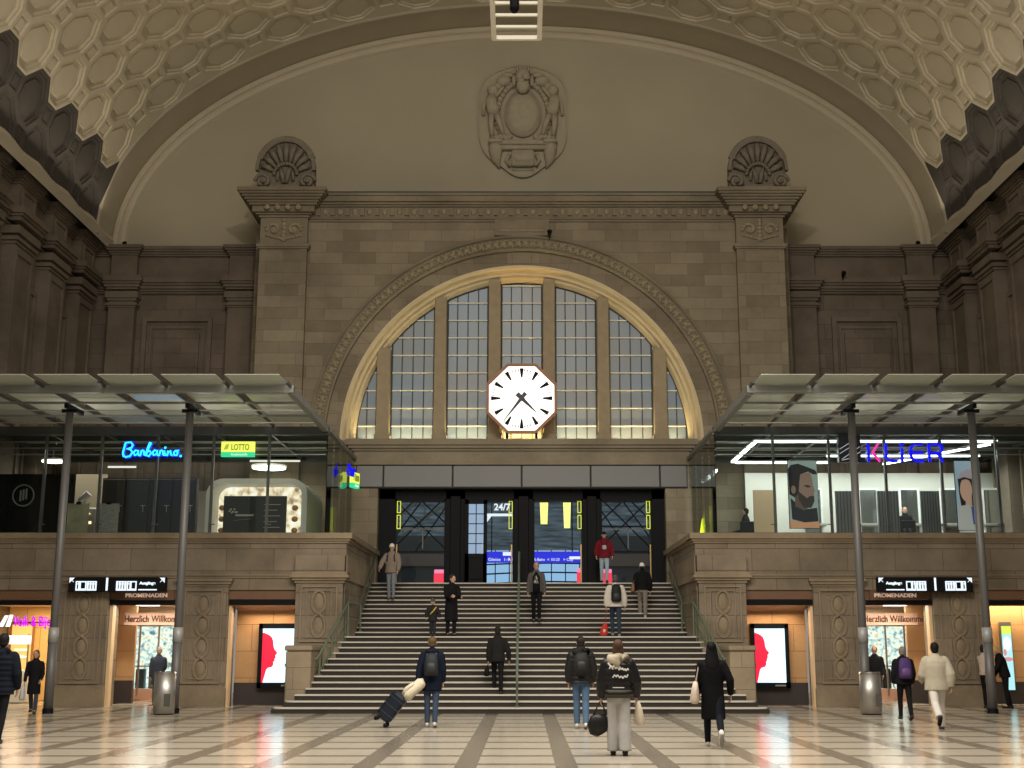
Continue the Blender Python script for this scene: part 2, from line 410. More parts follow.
for s, nm in ((-1, 'left'), (1, 'right')):
    t = MB().use(M['sidetrim'])
    def lay(xa, xb, yf, layers):
        a, b_ = min(s*xa, s*xb), max(s*xa, s*xb)
        stack(t, a, b_, yf, YB, layers)
    cor = [(15.75, 15.82, .05), (15.82, 15.9, .10), (15.9, 15.98, .17), (15.98, 16.1, .22)]
    low = [(14.35, 14.42, .05), (14.42, 14.5, .12), (14.5, 14.62, .2), (14.62, 14.7, .27), (14.7, 14.85, .34), (14.85, 14.92, .30)]
    lay(9.5, 15.9, YB-.15, cor); lay(9.5, 15.9, YB-.05, low)
    t.box(s*9.5, s*15.9, YB-.1, YB, 14.92, 15.75)
    # pilasters beside the bay
    for (xa, xb) in ((9.6, 10.75), (14.15, 15.1)):
        t.box(s*xa, s*xb, YB-.35, YB, 4.7, 14.35); lay(xa, xb, YB-.35, [(13.75, 13.82, .04), (13.82, 13.92, .1), (14.0, 14.1, .06), (14.1, 14.35, .12)])
        lay(xa, xb, YB-.35, [(z0, z1, p*.8) for z0, z1, p in low[1:]]); t.box(s*xa, s*xb, YB-.35, YB, 14.92, 15.75); lay(xa, xb, YB-.35, [(z0, z1, p) for z0, z1, p in cor])
    # nested panel frames
    for (xa, xb, zt, pr, w) in ((11.35, 13.9, 13.45, .12, .16), (11.62, 13.62, 13.1, .06, .07)):
        for (pa, pb) in ((xa, xa+w), (xb-w, xb)): t.box(s*pa, s*pb, YB-pr, YB, 4.8, zt-w)
        t.box(s*xa, s*xb, YB-pr, YB, zt-w, zt)
    t.use(M['side']); t.box(s*11.8, s*13.45, YB-.1, YB, 4.8, 12.85)
    struct(t, 'trim_%d' % (1 if s < 0 else 2), 'dark stone cornice, pilasters and blind panel of the %s end bay' % nm)
    # side wall of the hall, running towards the viewer
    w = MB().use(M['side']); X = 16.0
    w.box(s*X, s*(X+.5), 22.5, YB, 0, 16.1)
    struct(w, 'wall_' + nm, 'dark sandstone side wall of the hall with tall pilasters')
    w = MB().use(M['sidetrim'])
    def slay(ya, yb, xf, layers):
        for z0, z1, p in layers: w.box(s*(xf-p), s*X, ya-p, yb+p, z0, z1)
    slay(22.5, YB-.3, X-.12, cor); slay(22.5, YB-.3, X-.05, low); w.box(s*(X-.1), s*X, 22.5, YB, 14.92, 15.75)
    for k in range(8):
        yc = 43.6 - 2.8*k
        if yc < 23.5: break
        w.use(M['sidetrim'])
        w.box(s*(X-.4), s*X, yc-.7, yc+.7, 4.8, 14.35)
        for (ya, yb) in ((yc-.68, yc-.55), (yc+.55, yc+.68)): w.box(s*(X-.46), s*(X-.01), ya, yb, 4.8, 13.5)
        w.box(s*(X-.46), s*(X-.01), yc-.68, yc+.68, 13.5, 13.72)
        slay(yc-.7, yc+.7, X-.4, [(13.8, 13.88, .05), (13.9, 14.02, .12), (14.1, 14.35, .16)]); slay(yc-.7, yc+.7, X-.4, low[2:])
        w.box(s*(X-.4), s*X, yc-.7, yc+.7, 14.92, 15.75); slay(yc-.7, yc+.7, X-.4, cor)
        w.box(s*(X-.45), s*(X-.01), yc-.5, yc+.5, 15.05, 15.12); w.box(s*(X-.45), s*(X-.01), yc-.5, yc+.5, 15.55, 15.62)
        for (ya, yb) in ((yc-.5, yc-.43), (yc+.43, yc+.5)): w.box(s*(X-.45), s*(X-.01), ya, yb, 15.12, 15.55)
        # tall blind panel between pilasters
        yp = yc - 1.4
        for (ya, yb) in ((yp-.55, yp-.42), (yp+.42, yp+.55)): w.box(s*(X-.14), s*X, ya, yb, 4.8, 12.8)
        w.box(s*(X-.14), s*X, yp-.55, yp+.55, 12.8, 12.95); w.box(s*(X-.06), s*X, yp-.42, yp+.42, 4.8, 12.8)
    struct(w, 'trim_%d' % (3 if s < 0 else 4), 'pilasters, blind panels and heavy cornice of the %s side wall' % nm)

# ------------------------------------------------------------------ portal
RO, RM, RI, RW, ZA = 7.2, 6.72, 6.18, 5.76, 8.5
XPW, ZTOP = 9.15, 17.2
pw = MB().use(M['portal'])
NS = 96
xs = [-RO*math.cos(PI*i/NS) for i in range(NS+1)]
for xa, xb in zip(xs, xs[1:]):
    za, zb = ZA+math.sqrt(max(0, RO*RO-xa*xa)), ZA+math.sqrt(max(0, RO*RO-xb*xb))
    pw.face([(xa, YP, za), (xb, YP, zb), (xb, YP, ZTOP), (xa, YP, ZTOP)])
for s in (-1, 1):
    pw.box(s*RO, s*XPW, YP, YB+.2, 4.0, ZTOP)
    pw.box(s*4.85, s*RO, YP+.01, YB+.2, 3.67, ZA)
    pw.box(s*XPW, s*9.55, YP+1.0, YB, 4.0, 16.4)           # set-back flank of the portal
pw.box(-XPW, XPW, YP+.6, YB+.2, ZA+RO+.2, ZTOP)
struct(pw, 'wall_portal', 'warm sandstone block portal wall around the great arch')
# arch bands
def sweep(mb, prof, n=96, rel=None):
    for i in range(n):
        ta, tb = PI*i/n, PI*(i+1)/n
        for (r0, y0), (r1, y1) in zip(prof, prof[1:]):
            P_ = lambda t, r, y: (-r*math.cos(t), y, ZA+r*math.sin(t))
            mb.face([P_(ta, r0, y0), P_(tb, r0, y0), P_(tb, r1, y1), P_(ta, r1, y1)])
ab = MB().use(M['trimstone'])
sweep(ab, [(RO+.06, YP+.05), (RO+.06, YP-.12), (RO-.02, YP-.16), (RO-.06, YP-.08), (RM+.06, YP-.08), (RM+.03, YP-.16), (RM-.03, YP-.14), (RM-.05, YP)])
ab.use(M['portal'])
sweep(ab, [(RM-.04, YP), (RI+.03, YP), (RI, YP+.04)])
nb = 30
for i in range(nb):                                        # radial joints of the voussoirs
    t = PI*(i+.5)/nb
    ab.use(M['sidetrim']).bar((-(RM-.04)*math.cos(t), YP-.002, ZA+(RM-.04)*math.sin(t)), (-(RI+.03)*math.cos(t), YP-.002, ZA+(RI+.03)*math.sin(t)), .018, .012)
# running leaf ornament
ab.use(M['orn'])
no = 84
for i in range(no):
    t = PI*(i+.5)/no; rc = (RO+RM)/2
    for (dr, dt, rr) in ((0, 0, .10), (.10, .010, .062), (-.10, .010, .062), (.09, -.012, .05), (-.09, -.012, .05)):
        a = t + dt
        ab.ball((-(rc+dr)*math.cos(a), YP-.09, ZA+(rc+dr)*math.sin(a)), (rr, .07, rr), 8, 5)
ab.use(M['archlight'])
sweep(ab, [(RI+.02, YP), (RI-.06, YP-.02), (RI-.12, YP+.06), (RI-.16, YP+.25), (RI-.20, YP+.28), (RI-.26, YP+.26), (RI-.30, YP+.42), (RI-.36, YP+.46), (RW, YP+.6), (RW-.02, YP+.8)])
struct(ab, 'trim_5', 'great round arch with leaf ornament band and inner moulding in a lit tone')

# pilasters, cornice, frieze of the portal
pt = MB().use(M['portal'])
ZK0, ZK1 = 16.4, 17.2
for s in (-1, 1):
    a, b_ = min(s*7.5, s*XPW), max(s*7.5, s*XPW)
    pt.use(M['portal']); pt.box(a, b_, YP-.25, YP, 3.67, 15.3)
    pt.use(M['trimstone'])
    stack(pt, a, b_, YP-.25, YB, [(15.22, 15.28, .06), (15.28, 15.38, .10), (15.38, 15.42, .04)])
    pt.box(a, b_, YP-.25, YB, 15.42, ZK0)
    # carved capital panel : swags and scrolls
    pt.use(M['orn'])
    xm = (a+b_)/2
    for k in (-1, 1):
        for j in range(12):
            an = j/11*1.7*PI; rr = .30 - .02*j
            pt.ball((xm+k*(.36+rr*.8*math.cos(an)), YP-.28, 15.92+rr*.8*math.sin(an)), (.075, .06, .07), 8, 5)
        pt.ball((xm+k*.36, YP-.28, 15.92), (.1, .08, .1), 8, 5)
        for j in range(5): pt.ball((xm+k*(.08+.12*j), YP-.28, 15.58+.03*j), (.08, .05, .05), 8, 5)
    for j in range(6): pt.ball((xm, YP-.28, 15.55+.14*j), (.09, .06, .08), 8, 5)
    for j in range(4):                                    # egg moulding on the capital
        pt.ball((a+.28+j*.36, YP-.62, 16.62), (.11, .07, .10), 8, 6)
    pt.use(M['trimstone'])
    stack(pt, a, b_, YP-.25, YB, [(16.36, 16.44, .06), (16.44, 16.50, .14), (16.5, 16.72, .26), (16.72, 16.80, .36), (16.80, 16.88, .42), (16.88, 16.96, .50), (16.96, 17.04, .58), (17.04, 17.12, .66), (17.12, 17.25, .72)])
stack(pt, -7.5, 7.5, YP, YB, [(16.28, 16.36, .06), (16.36, 16.42, .12), (16.42, 16.78, .14), (16.78, 16.84, .22), (16.84, 16.92, .30), (16.92, 17.12, .40), (17.12, 17.2, .46)])
nd = 56
for i in range(nd):
    x = -7.3 + 14.6*(i+.5)/nd
    if i % 2: pt.use(M['orn']).ball((x, YP-.16, 16.6), (.10, .06, .12), 8, 6)
    else: pt.use(M['trimstone']).box(x-.075, x+.075, YP-.22, YP, 16.46, 16.74)
pt.use(M['trimstone'])                                      # tablet above the arch
pt.box(-.95, .95, YP-.12, YP, 15.75, 16.35); pt.use(M['portal']).box(-.78, .78, YP-.15, YP, 15.88, 16.24)
# gutter ledge
pt.use(M['beam_dark']).box(-7.3, 7.3, YP-.3, YP+.6, 17.2, 17.32)
struct(pt, 'trim_6', 'portal cornice with dentils, carved capitals and corner pilasters')

# entablature under the arch window and fascia of grey panels
lg = MB().use(M['trimstone'])
stack(lg, -5.62, 5.62, YP-.02, YB, [(7.65, 7.72, .10), (7.72, 8.12, .06), (8.12, 8.2, .14), (8.2, 8.3, .24), (8.3, 8.5, .32)])
lg.use(M['greypanel'])
bx = [-5.6, -4.67, -2.33, 0, 2.33, 4.67, 5.6]
for xa, xb in zip(bx, bx[1:]): lg.bbox(xa+.025, xb-.025, YP-.06, YP+.3, 6.90, 7.62, .015)
lg.use(M['joint']).box(-5.6, 5.6, YP-.02, YP+.7, 6.86, 7.66)
lg.use(M['portal']).box(-5.6, 5.6, YP+.7, YB, 6.86, 8.5)
struct(lg, 'trim_7', 'moulded stone sill over a band of grey fascia panels')

# ------------------------------------------------------------------ arch window
YG = YP + .75
mm = MB().use(M['mull'])
xm_ = [(.74, 1.16), (2.63, 3.04), (4.57, 5.02)]
for (xa, xb) in xm_:
    for s in (-1, 1):
        xc = (xa+xb)/2; zt = ZA + math.sqrt(RW**2-xc**2) + .12
        mm.bbox(s*xa, s*xb, YP+.3, YG+.1, ZA, zt, .03)
        mm.bbox(s*(xa-.04), s*(xb+.04), YP+.26, YG, ZA, ZA+.28, .03)
struct(mm, 'trim_8', 'six stone mullions of the arched window')
lights = [(-5.74, -5.02), (-4.57, -3.04), (-2.63, -1.16), (-.74, .74), (1.16, 2.63), (3.04, 4.57), (5.02, 5.74)]
for wi, (xa, xb) in enumerate(lights):
    top = lambda x: ZA + math.sqrt(max(0.0, RW**2 - x*x))
    g = MB().use(M['winpane']); n = 12
    for k in range(n):
        u, v = xa+(xb-xa)*k/n, xa+(xb-xa)*(k+1)/n
        g.face([(u, YG, ZA-.05), (v, YG, ZA-.05), (v, YG, top(v)+.03), (u, YG, top(u)+.03)])
    root = struct(g, 'window_%d' % (wi+1), 'tall frosted light of the arched window')
    fr = MB().use(M['muntin'])
    for e in (xa+.03, xb-.03): fr.bar((e, YG-.03, ZA), (e, YG-.03, max(top(e), ZA+.05)), .06, .05)
    nc = 4 if xb-xa > 1 else 2
    for k in range(1, nc):
        x = xa+(xb-xa)*k/nc; fr.bar((x, YG-.025, ZA), (x, YG-.025, top(x)), .035, .03)
    for k in range(n):
        u, v = xa+(xb-xa)*k/n, xa+(xb-xa)*(k+1)/n
        fr.bar((u, YG-.03, top(u)-.02), (v, YG-.03, top(v)-.02), .05, .05)
    fr.build('window_leading', root)
    tr = MB().use(M['muntin_l']); z = ZA+.60
    while z < ZA+RW-.1:
        lim = math.sqrt(max(0, RW**2-(z-ZA)**2)); a, b_ = max(xa, -lim), min(xb, lim)
        if b_-a > .08: tr.bar((a+.05, YG-.05, z), (b_-.05, YG-.05, z), .05, .035)
        z += .63
    if tr.v: tr.build('transom_bars', root)

# ------------------------------------------------------------------ clock
ck = empty('station_clock', (0, 41.9, 9.83)); tag(ck, 'large octagonal illuminated clock with white face hanging before the arched window', 'clock')
def octp(r): return [(r/math.cos(PI/8)*math.cos(PI/8+k*PI/4), r/math.cos(PI/8)*math.sin(PI/8+k*PI/4)) for k in range(8)]
c = MB().use(mat('copper_brown_frame', (.20, .09, .045), .45, .4)); c.prism(octp(1.15), .0, .32)
for k in range(8):
    p, q = octp(1.16)[k], octp(1.16)[(k+1) % 8]; c.bar((p[0], -.02, p[1]), (q[0], -.02, q[1]), .06, .08)
c.build('case', ck)
c = MB().use(glow('clock_face_glow', (1, .96, .88), 1.25, (.8, .8, .8))); c.prism(octp(1.10), -.02, .0); fc = c.build('face', ck)
c = MB().use(mat('dial_joint', (.5, .45, .4), .6))
for v in (-.55, 0, .55): c.box(-1.0 if v == 0 else -1.05, 1.05, -.023, -.02, v-.004, v+.004); c.box(v-.004, v+.004, -.023, -.02, -1.05, 1.05)
c.build('dial_joints', fc)
c = MB().use(M['black'])
for k in range(60):
    a = 2*PI*k/60; sx, cz = math.sin(a), math.cos(a)
    if k % 5 == 0:
        px, pz = cz, -sx
        o_, i_ = 1.035, .72
        wo, wi_ = .07, .028
        V = [(sx*o_+px*wo, cz*o_+pz*wo), (sx*o_-px*wo, cz*o_-pz*wo), (sx*i_-px*wi_, cz*i_-pz*wi_), (sx*i_+px*wi_, cz*i_+pz*wi_)]
        c.prism(V, -.04, -.02)
    else: c.bar((sx*.93, -.024, cz*.93), (sx*1.01, -.024, cz*1.01), .03, .02)
c.build('hour_markers', ck)
def hand(angle, ln, w0, w1, tail, y, nm):
    c = MB().use(mat(nm+'_paint', (.03, .035, .045), .5)); a = R(angle); d = (math.sin(a), math.cos(a)); p = (math.cos(a), -math.sin(a))
    V = [(-d[0]*tail+p[0]*w0, -d[1]*tail+p[1]*w0), (-d[0]*tail-p[0]*w0, -d[1]*tail-p[1]*w0), (d[0]*ln-p[0]*w1, d[1]*ln-p[1]*w1), (d[0]*ln+p[0]*w1, d[1]*ln+p[1]*w1)]
    c.prism(V, y-.02, y); c.build(nm, ck)
hand(134.5, .68, .085, .015, .22, -.05, 'hour_hand'); hand(217.8, .97, .07, .008, .22, -.08, 'minute_hand')
for s in (-1, 1):
    for za, zb in ((-1.0, -1.25), (.8, 1.0)): c = MB().use(M['frame_dark']); c.bar((s*.5, .3, za), (s*.5, .9, zb), .08); c.build('bracket', ck)

# ------------------------------------------------------------------ cartouche relief on the tympanum
md = empty('cartouche_relief', (0.03, YB, 21.25)); tag(md, 'plaster cartouche with oval shield, bearded head and two cherubs on the tympanum', 'relief')
out = []
for k in range(72):
    a = 2*PI*k/72; r = 1 + .035*math.cos(6*a+PI)
    x = 1.72*r*abs(math.cos(a))**.85*(1 if math.cos(a) > 0 else -1); z = 2.28*r*abs(math.sin(a))**.85*(1 if math.sin(a) > 0 else -1)
    if z < 0: x *= 1 - .22*(z/2.28)**2
    if z > 1.9: z = 1.9+(z-1.9)*.5
    out.append((x, z))
c = MB().use(M['tymp']); c.prism(out, -.10, 0)
for k in range(72): c.use(M['relief']).bar((out[k][0], -.12, out[k][1]), (out[(k+1) % 72][0], -.12, out[(k+1) % 72][1]), .06, .08)
c.build('back_plate', md)
c = MB().use(M['relief'])
pts = []
for k in range(28):
    a = 2*PI*k/28; pts.append((.70*math.cos(a), .15+.92*math.sin(a)-(.0 if math.sin(a) > 0 else .05)))
c.prism(pts, -.30, -.08)
c.ball((0, -.22, .15), (.62, .2, .84), 20, 10); c.build('oval_shield', md, True)
c = MB().use(M['relief'])                                  # rocaille frame and consoles
for k in range(40):
    a = PI*2*k/40; c.ball((1.02*math.cos(a)*(.95 if math.sin(a) > 0 else 1), -.15, .15+1.28*math.sin(a)), (.13, .12+.05*(k % 2), .12), 8, 6)
c.bbox(-1.15, 1.15, -.42, -.05, -1.18, -1.0, .03); c.bbox(-.95, .95, -.36, -.05, -1.35, -1.18, .03); c.bbox(-.42, .42, -.34, -.05, -2.0, -1.35, .05)
c.bbox(-.33, .33, -.38, -.05, -1.85, -1.45, .05)
for s in (-1, 1):
    c.bbox(s*.75, s*1.3, -.5, -.05, -1.12, -.98, .03)
    c.tube([(s*1.02, -.2, -1.05), (s*1.02, -.2, -1.35), (s*1.0, -.16, -1.7), (s*.88, -.1, -2.02)], [(.27, .22), (.26, .2), (.18, .16), (.03, .06)], 12)
    c.tube([(s*.5, -.2, -1.5), (s*.62, -.22, -1.75), (s*.5, -.2, -1.98), (s*.36, -.18, -1.9)], .07, 8)
    for j in range(5): c.ball((s*(.5+.16*j), -.2, -.78-.05*(j % 2)), (.12, .1, .12), 8, 6)
    c.ball((s*.72, -.25, 1.42), (.3, .22, .22), 10, 7); c.ball((s*.98, -.22, 1.2), (.2, .18, .16), 10, 7); c.ball((s*.55, -.2, 1.68), (.25, .15, .12), 10, 7)
c.bar((-.42, -.1, -2.08), (.42, -.1, -2.08), .08, .1)
c.build('scrollwork', md, True)
c = MB().use(M['relief'])                                  # head with crown and beard
c.ball((0, -.42, 1.50), (.30, .30, .36), 14, 10); c.ball((0, -.50, 1.12), (.26, .2, .3), 12, 8); c.tube([(-.24, -.6, 1.32), (0, -.7, 1.27), (.24, -.6, 1.32)], [.05, .07, .05], 8)
c.ball((0, -.72, 1.45), (.05, .06, .11), 8, 6)
for s in (-1, 1): c.ball((s*.12, -.68, 1.56), (.05, .03, .03), 6, 4); c.ball((s*.34, -.35, 1.4), (.09, .1, .25), 8, 6)
for k in range(7): c.ball(((k-3)*.1, -.42, 1.86-.012*(k-3)**2), (.06, .16, .13), 8, 6)
c.build('bearded_head', md, True)
for s in (-1, 1):
    c = MB().use(M['relief'])
    c.ball((s*1.13, -.32, 1.02), (.21, .2, .22), 12, 8)
    c.tube([(s*1.15, -.28, .85), (s*1.2, -.32, .55), (s*1.12, -.32, .25), (s*1.08, -.3, .05)], [(.17, .13), (.22, .18), (.24, .2), (.2, .17)], 12)
    c.tube([(s*1.3, -.28, .75), (s*1.47, -.25, .45), (s*1.5, -.22, .05)], [.09, .075, .06], 8); c.tube([(s*1.02, -.3, .78), (s*.85, -.35, 1.0), (s*.72, -.35, 1.15)], [.08, .07, .06], 8)
    c.tube([(s*1.18, -.3, .05), (s*1.2, -.38, -.35), (s*1.15, -.3, -.8)], [.14, .11, .08], 8); c.tube([(s*1.0, -.3, .05), (s*.88, -.38, -.3), (s*.74, -.3, -.75)], [.14, .11, .08], 8)
    for k in range(7): c.ball((s*(1.0+.05*k), -.28, 1.18-.03*abs(k-3)), (.07, .1, .07), 6, 5)
    c.build('cherub', md, True)

# ------------------------------------------------------------------ shell ornaments on the portal corners
def shell(x, side):
    r = empty('shell_ornament', (x, 42.05, 17.25)); tag(r, 'carved stone shell ornament with scrolls on the portal cornice, %s of the cartouche' % side, 'ornament', 'shell ornaments on the portal')
    c = MB().use(M['shell'])
    ar = [(1.0*math.cos(a), .72+1.18*math.sin(a)) for a in [PI*k/24 for k in range(25)]]
    c.prism([(-1.0, .1), ] + [(-p[0], p[1]) for p in ar] + [(1.0, .1)], -.05, .35)
    for k in range(24):
        c.bar((ar[k][0]*1.0, -.12, ar[k][1]), (ar[k+1][0]*1.0, -.12, ar[k+1][1]), .12, .22)
    c.build('shell_back', r, False)
    c = MB().use(M['shell'])
    for k in range(9):
        a = PI*(k+.5)/9; c.tube([(.38*math.cos(a), -.1, .62+.42*math.sin(a)), (.62*math.cos(a), -.2, .7+.7*math.sin(a)), (.84*math.cos(a), -.12, .72+.98*math.sin(a))], [.06, .10, .11], 8)
    for k in range(12): a = PI*(k+.5)/12; c.ball((.40*math.cos(a), -.16, .55+.42*math.sin(a)), (.07, .1, .07), 8, 6)
    for s in (-1, 1):
        c.tube([(s*.05, -.2, .25), (s*.1, -.22, .55), (s*.17, -.2, .78), (s*.25, -.16, .6), (s*.28, -.15, .35)], [.06, .08, .07, .06, .05], 8)
    c.build('flutes', r, True)
    for s in (-1, 1):
        c = MB().use(M['shell']); pts = []
        for j in range(22): an = j/21*3.2*PI; rr = .27-.010*j; pts.append((s*.78+s*rr*math.cos(an), -.2, .32+rr*math.sin(an)))
        c.tube(pts, .065, 8); c.ball((s*.78, -.2, .32), (.1, .12, .1), 8, 6); c.build('scroll', r, True)
    c = MB().use(M['shell']); c.bbox(-.52, .52, -.28, .3, 0, .17, .02); c.build('plinth', r)
shell(-8.28, 'left'); shell(8.28, 'right')

# ------------------------------------------------------------------ hanging lamp grid under the crown of the vault
lg_ = empty('ceiling_truss_frame', (0.0, 20, 14.5)); tag(lg_, 'pale rectangular ladder frame with a small black lamp hanging near the vault crown', 'light fixture')
xa, z1 = at(492.5, 38, 22); xb, _ = at(541, 38, 22); xc_, z2 = at(493, -40, 19.6)
c = MB().use(mat('ivory_truss_tube', (.9, .86, .72), .5))
ztop = z1
def rel(x, y, z): return (x, y-20, z-14.5)
yy0, yy1 = 15.5, 22.0
for x in (xa+.03, xb-.03): c.bar(rel(x, yy0, ztop), rel(x, yy1, ztop), .09, .09)
c.bar(rel(xa, yy1, ztop), rel(xb, yy1, ztop), .06, .08)
y = yy1-.44
while y > yy0: c.bar(rel(xa, y, ztop), rel(xb, y, ztop), .045, .05); y -= .44
c.build('ladder_frame', lg_)
c = MB().use(M['frame_dark']); xs_, zs_ = (xa+xb)/2-.03, ztop; c.tube([rel(xs_, 20.6, zs_+.0), rel(xs_, 20.6, zs_-.16), rel(xs_, 20.6, zs_-.22)], [.085, .085, .05], 12); c.build('spot_lamp', lg_)
c = MB().use(M['frame_dark'])
for x in (xa+.03, xb-.03):
    for y in (16.0, 21.8): c.bar(rel(x, y, ztop), rel(x, y, 24.6), .015)
c.build('suspension_cables', lg_)

# ------------------------------------------------------------------ floor
f = MB().use(M['floor']); f.box(-20, 20, -6, 36.05, -.2, 0)
f.box(-20, -4.9, 36.05, 47, -.2, 0); f.box(4.9, 20, 36.05, 47, -.2, 0); struct(f, 'floor', 'polished pale stone floor ruled by grey-brown strips')

# ------------------------------------------------------------------ stairs
RISE, TRD, YS0, YS1 = .147, .32, 32.3, 38.28
def step_y(i): return YS0+TRD*(i-1) if i <= 13 else YS1+TRD*(i-14)
def half_w(i):
    if i <= 3: return (6.18, 5.95, 5.72)[i-1]
    if i <= 13: return 5.50 - .46*(i-4)/9
    return 4.95
def ground(y, x=0):
    """height of floor, flight or landing under depth y"""
    z = 0
    for i in range(1, 26):
        if y >= step_y(i)-.001 and abs(x) <= half_w(i)+.05: z = RISE*i
    return z
st = empty('staircase', (0, YS0, 0)); tag(st, 'broad stone staircase of two flights with a landing, leading up to the glass doors', 'staircase')
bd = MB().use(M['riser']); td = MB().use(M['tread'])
for i in range(1, 26):
    y, w = step_y(i)-YS0, half_w(i)
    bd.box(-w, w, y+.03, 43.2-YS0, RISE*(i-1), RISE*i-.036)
    c_ = .25 if i <= 2 else .01
    bk = 43.2-YS0 if i == 25 else (YS1-YS0+.05 if i == 13 else y+TRD+.06)
    V = [(-w, y+c_), (-w+c_*.3, y+c_*.3), (-w+c_, y), (w-c_, y), (w-c_*.3, y+c_*.3), (w, y+c_), (w, bk), (-w, bk)]
    n = len(V); Vv = [(a, b_, RISE*i-.036) for a, b_ in V] + [(a, b_, RISE*i) for a, b_ in V]
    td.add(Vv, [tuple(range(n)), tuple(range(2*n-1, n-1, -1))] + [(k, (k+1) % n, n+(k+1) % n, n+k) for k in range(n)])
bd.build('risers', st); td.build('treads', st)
ld = MB().use(M['tread']); ld.box(-5.5, 5.5, 43.15, 60, 3.3, 25*RISE); struct(ld, 'floor_concourse', 'concourse floor beyond the glass doors')

# ------------------------------------------------------------------ lower arcade, stair flanks
def oval(mb, x, y, z, rx, rz, n=18):
    pts = [(x+rx*math.cos(2*PI*k/n), y, z+rz*math.sin(2*PI*k/n)) for k in range(n+1)]
    for a, b_ in zip(pts, pts[1:]): mb.bar(a, b_, .045, .07)
    mb.ball((x, y+.03, z), (rx*.72, .05, rz*.76), 12, 8)
def panel(mb, x0, x1, z0, z1, y, w=.05, d=.05):
    mb.box(x0, x1, y-d, y, z1-w, z1); mb.box(x0, x1, y-d, y, z0, z0+w); mb.box(x0, x0+w, y-d, y, z0+w, z1-w); mb.box(x1-w, x1, y-d, y, z0+w, z1-w)
ZO = 3.19
for s, nm in ((-1, 'left'), (1, 'right')):
    w = MB().use(M['lower'])
    bx_ = lambda mb, a, b_, *r: mb.box(s*a, s*b_, *r)
    bx_(w, 4.93, 16.2, YA, YA+.9, ZO, 4.62)               # wall above the openings
    for a, b_ in ((4.95, 6.24), (8.2, 9.55), (11.55, 12.9), (15.3, 16.2)): bx_(w, a, b_, YA, YA+.9, 0, ZO)
    bx_(w, 4.93, 5.62, YA+.9, 43.2, 0, 4.62)              # flank beside the stairs
    struct(w, 'wall_arcade_'+nm, 'sandstone arcade wall of piers below the %s shop gallery' % nm)
    t = MB().use(M['lowertrim'])
    stack(t, *sorted((s*4.93, s*16.2)), YA, YA+.9, [(4.50, 4.56, .05), (4.56, 4.62, .10), (4.62, 4.78, .16)])
    a, b_ = sorted((s*4.78, s*5.72)); t.box(a, b_, YA, 43.2, 4.62, 4.78)
    a, b_ = sorted((s*4.86, s*5.66)); t.box(a, b_, YA, 43.2, 4.54, 4.62)
    stack(t, *sorted((s*6.3, s*16.2)), YA, YA+.5, [(3.52, 3.58, .04), (3.58, 3.62, .08)])
    # heavy pier at the stair with its moulded band, running back along the flight
    t.use(M['lower']); a, b_ = sorted((s*4.98, s*6.3)); t.box(a, b_, YA-.16, YA+.3, 1.6, 3.45); t.box(a-.03, b_+.03, YA-.2, YA+.3, 3.68, 4.15)
    t.use(M['lowertrim']); stack(t, a, b_, YA-.16, YA+.3, [(3.38, 3.45, .04), (3.45, 3.52, .10), (3.52, 3.6, .16), (3.6, 3.68, .12)])
    a2, b2 = sorted((s*4.86, s*5.1)); t.box(a2, b2, YA, 41.0, 3.46, 3.66); a2, b2 = sorted((s*4.9, s*5.1)); t.box(a2, b2, YA, 41.0, 3.66, 4.15)
    # piers: base, cap, framed panel with chained ovals
    for a, b_, z0, z1, no_, yf in ((4.98, 6.3, 1.75, 3.3, 2, YA-.16), (8.2, 9.55, .62, 3.2, 4, YA-.08), (11.55, 12.9, .62, 3.2, 4, YA-.08)):
        lo, hi = sorted((s*a, s*b_)); xm = (lo+hi)/2
        if no_ == 4:
            t.use(M['lower']); t.box(lo, hi, yf, YA, 0, 3.3)
            t.use(M['lowertrim']); t.box(lo-.04, hi+.04, yf-.06, YA, 0, .5); t.box(lo-.02, hi+.02, yf-.03, YA, .5, .56)
            stack(t, lo, hi, yf, YA+.1, [(3.28, 3.34, .03), (3.34, 3.42, .08), (3.42, 3.5, .12)])
        t.use(M['lowertrim']); panel(t, lo+.14, hi-.14, z0, z1, yf, .045, .045); panel(t, lo+.3, hi-.3, z0+.12, z1-.12, yf, .03, .03)
        for k in range(no_):
            z = z0+.12+(z1-z0-.24)*(k+.5)/no_
            oval(t, xm, yf-.02, z, .19, (z1-z0-.24)/no_*.47)
            if k: t.ball((xm, yf-.03, z-(z1-z0-.24)/no_/2), (.06, .05, .05), 8, 6)
    # pedestal standing on the lowest steps
    t.use(M['pedestal'])
    p0, p1 = sorted((s*5.40, s*6.05)); t.bbox(p0, p1, 33.35, YA-.1, .2, 1.52, .03); t.bbox(p0-.03, p1+.03, 33.3, YA-.1, 1.52, 1.66, .03)
    p0, p1 = sorted((s*5.02, s*6.26)); t.bbox(p0, p1, 35.2, YA-.05, 0.3, 1.62, .03)
    p0, p1 = sorted((s*4.98, s*5.45)); t.box(p0, p1, 35.25, YA+.1, .4, 1.60)
    t.bbox(p0, p1, YA-.15, YA+.25, 1.6, 3.4, .02)
    # upper end pier by the doors
    p0, p1 = sorted((s*4.9, s*5.2)); t.box(p0, p1, 41.6, 42.4, 2.6, 4.6)
    struct(t, 'trim_%d' % (9 if s < 0 else 10), 'coping, moulded bands, oval pier ornaments and stair pedestal on the %s' % nm)

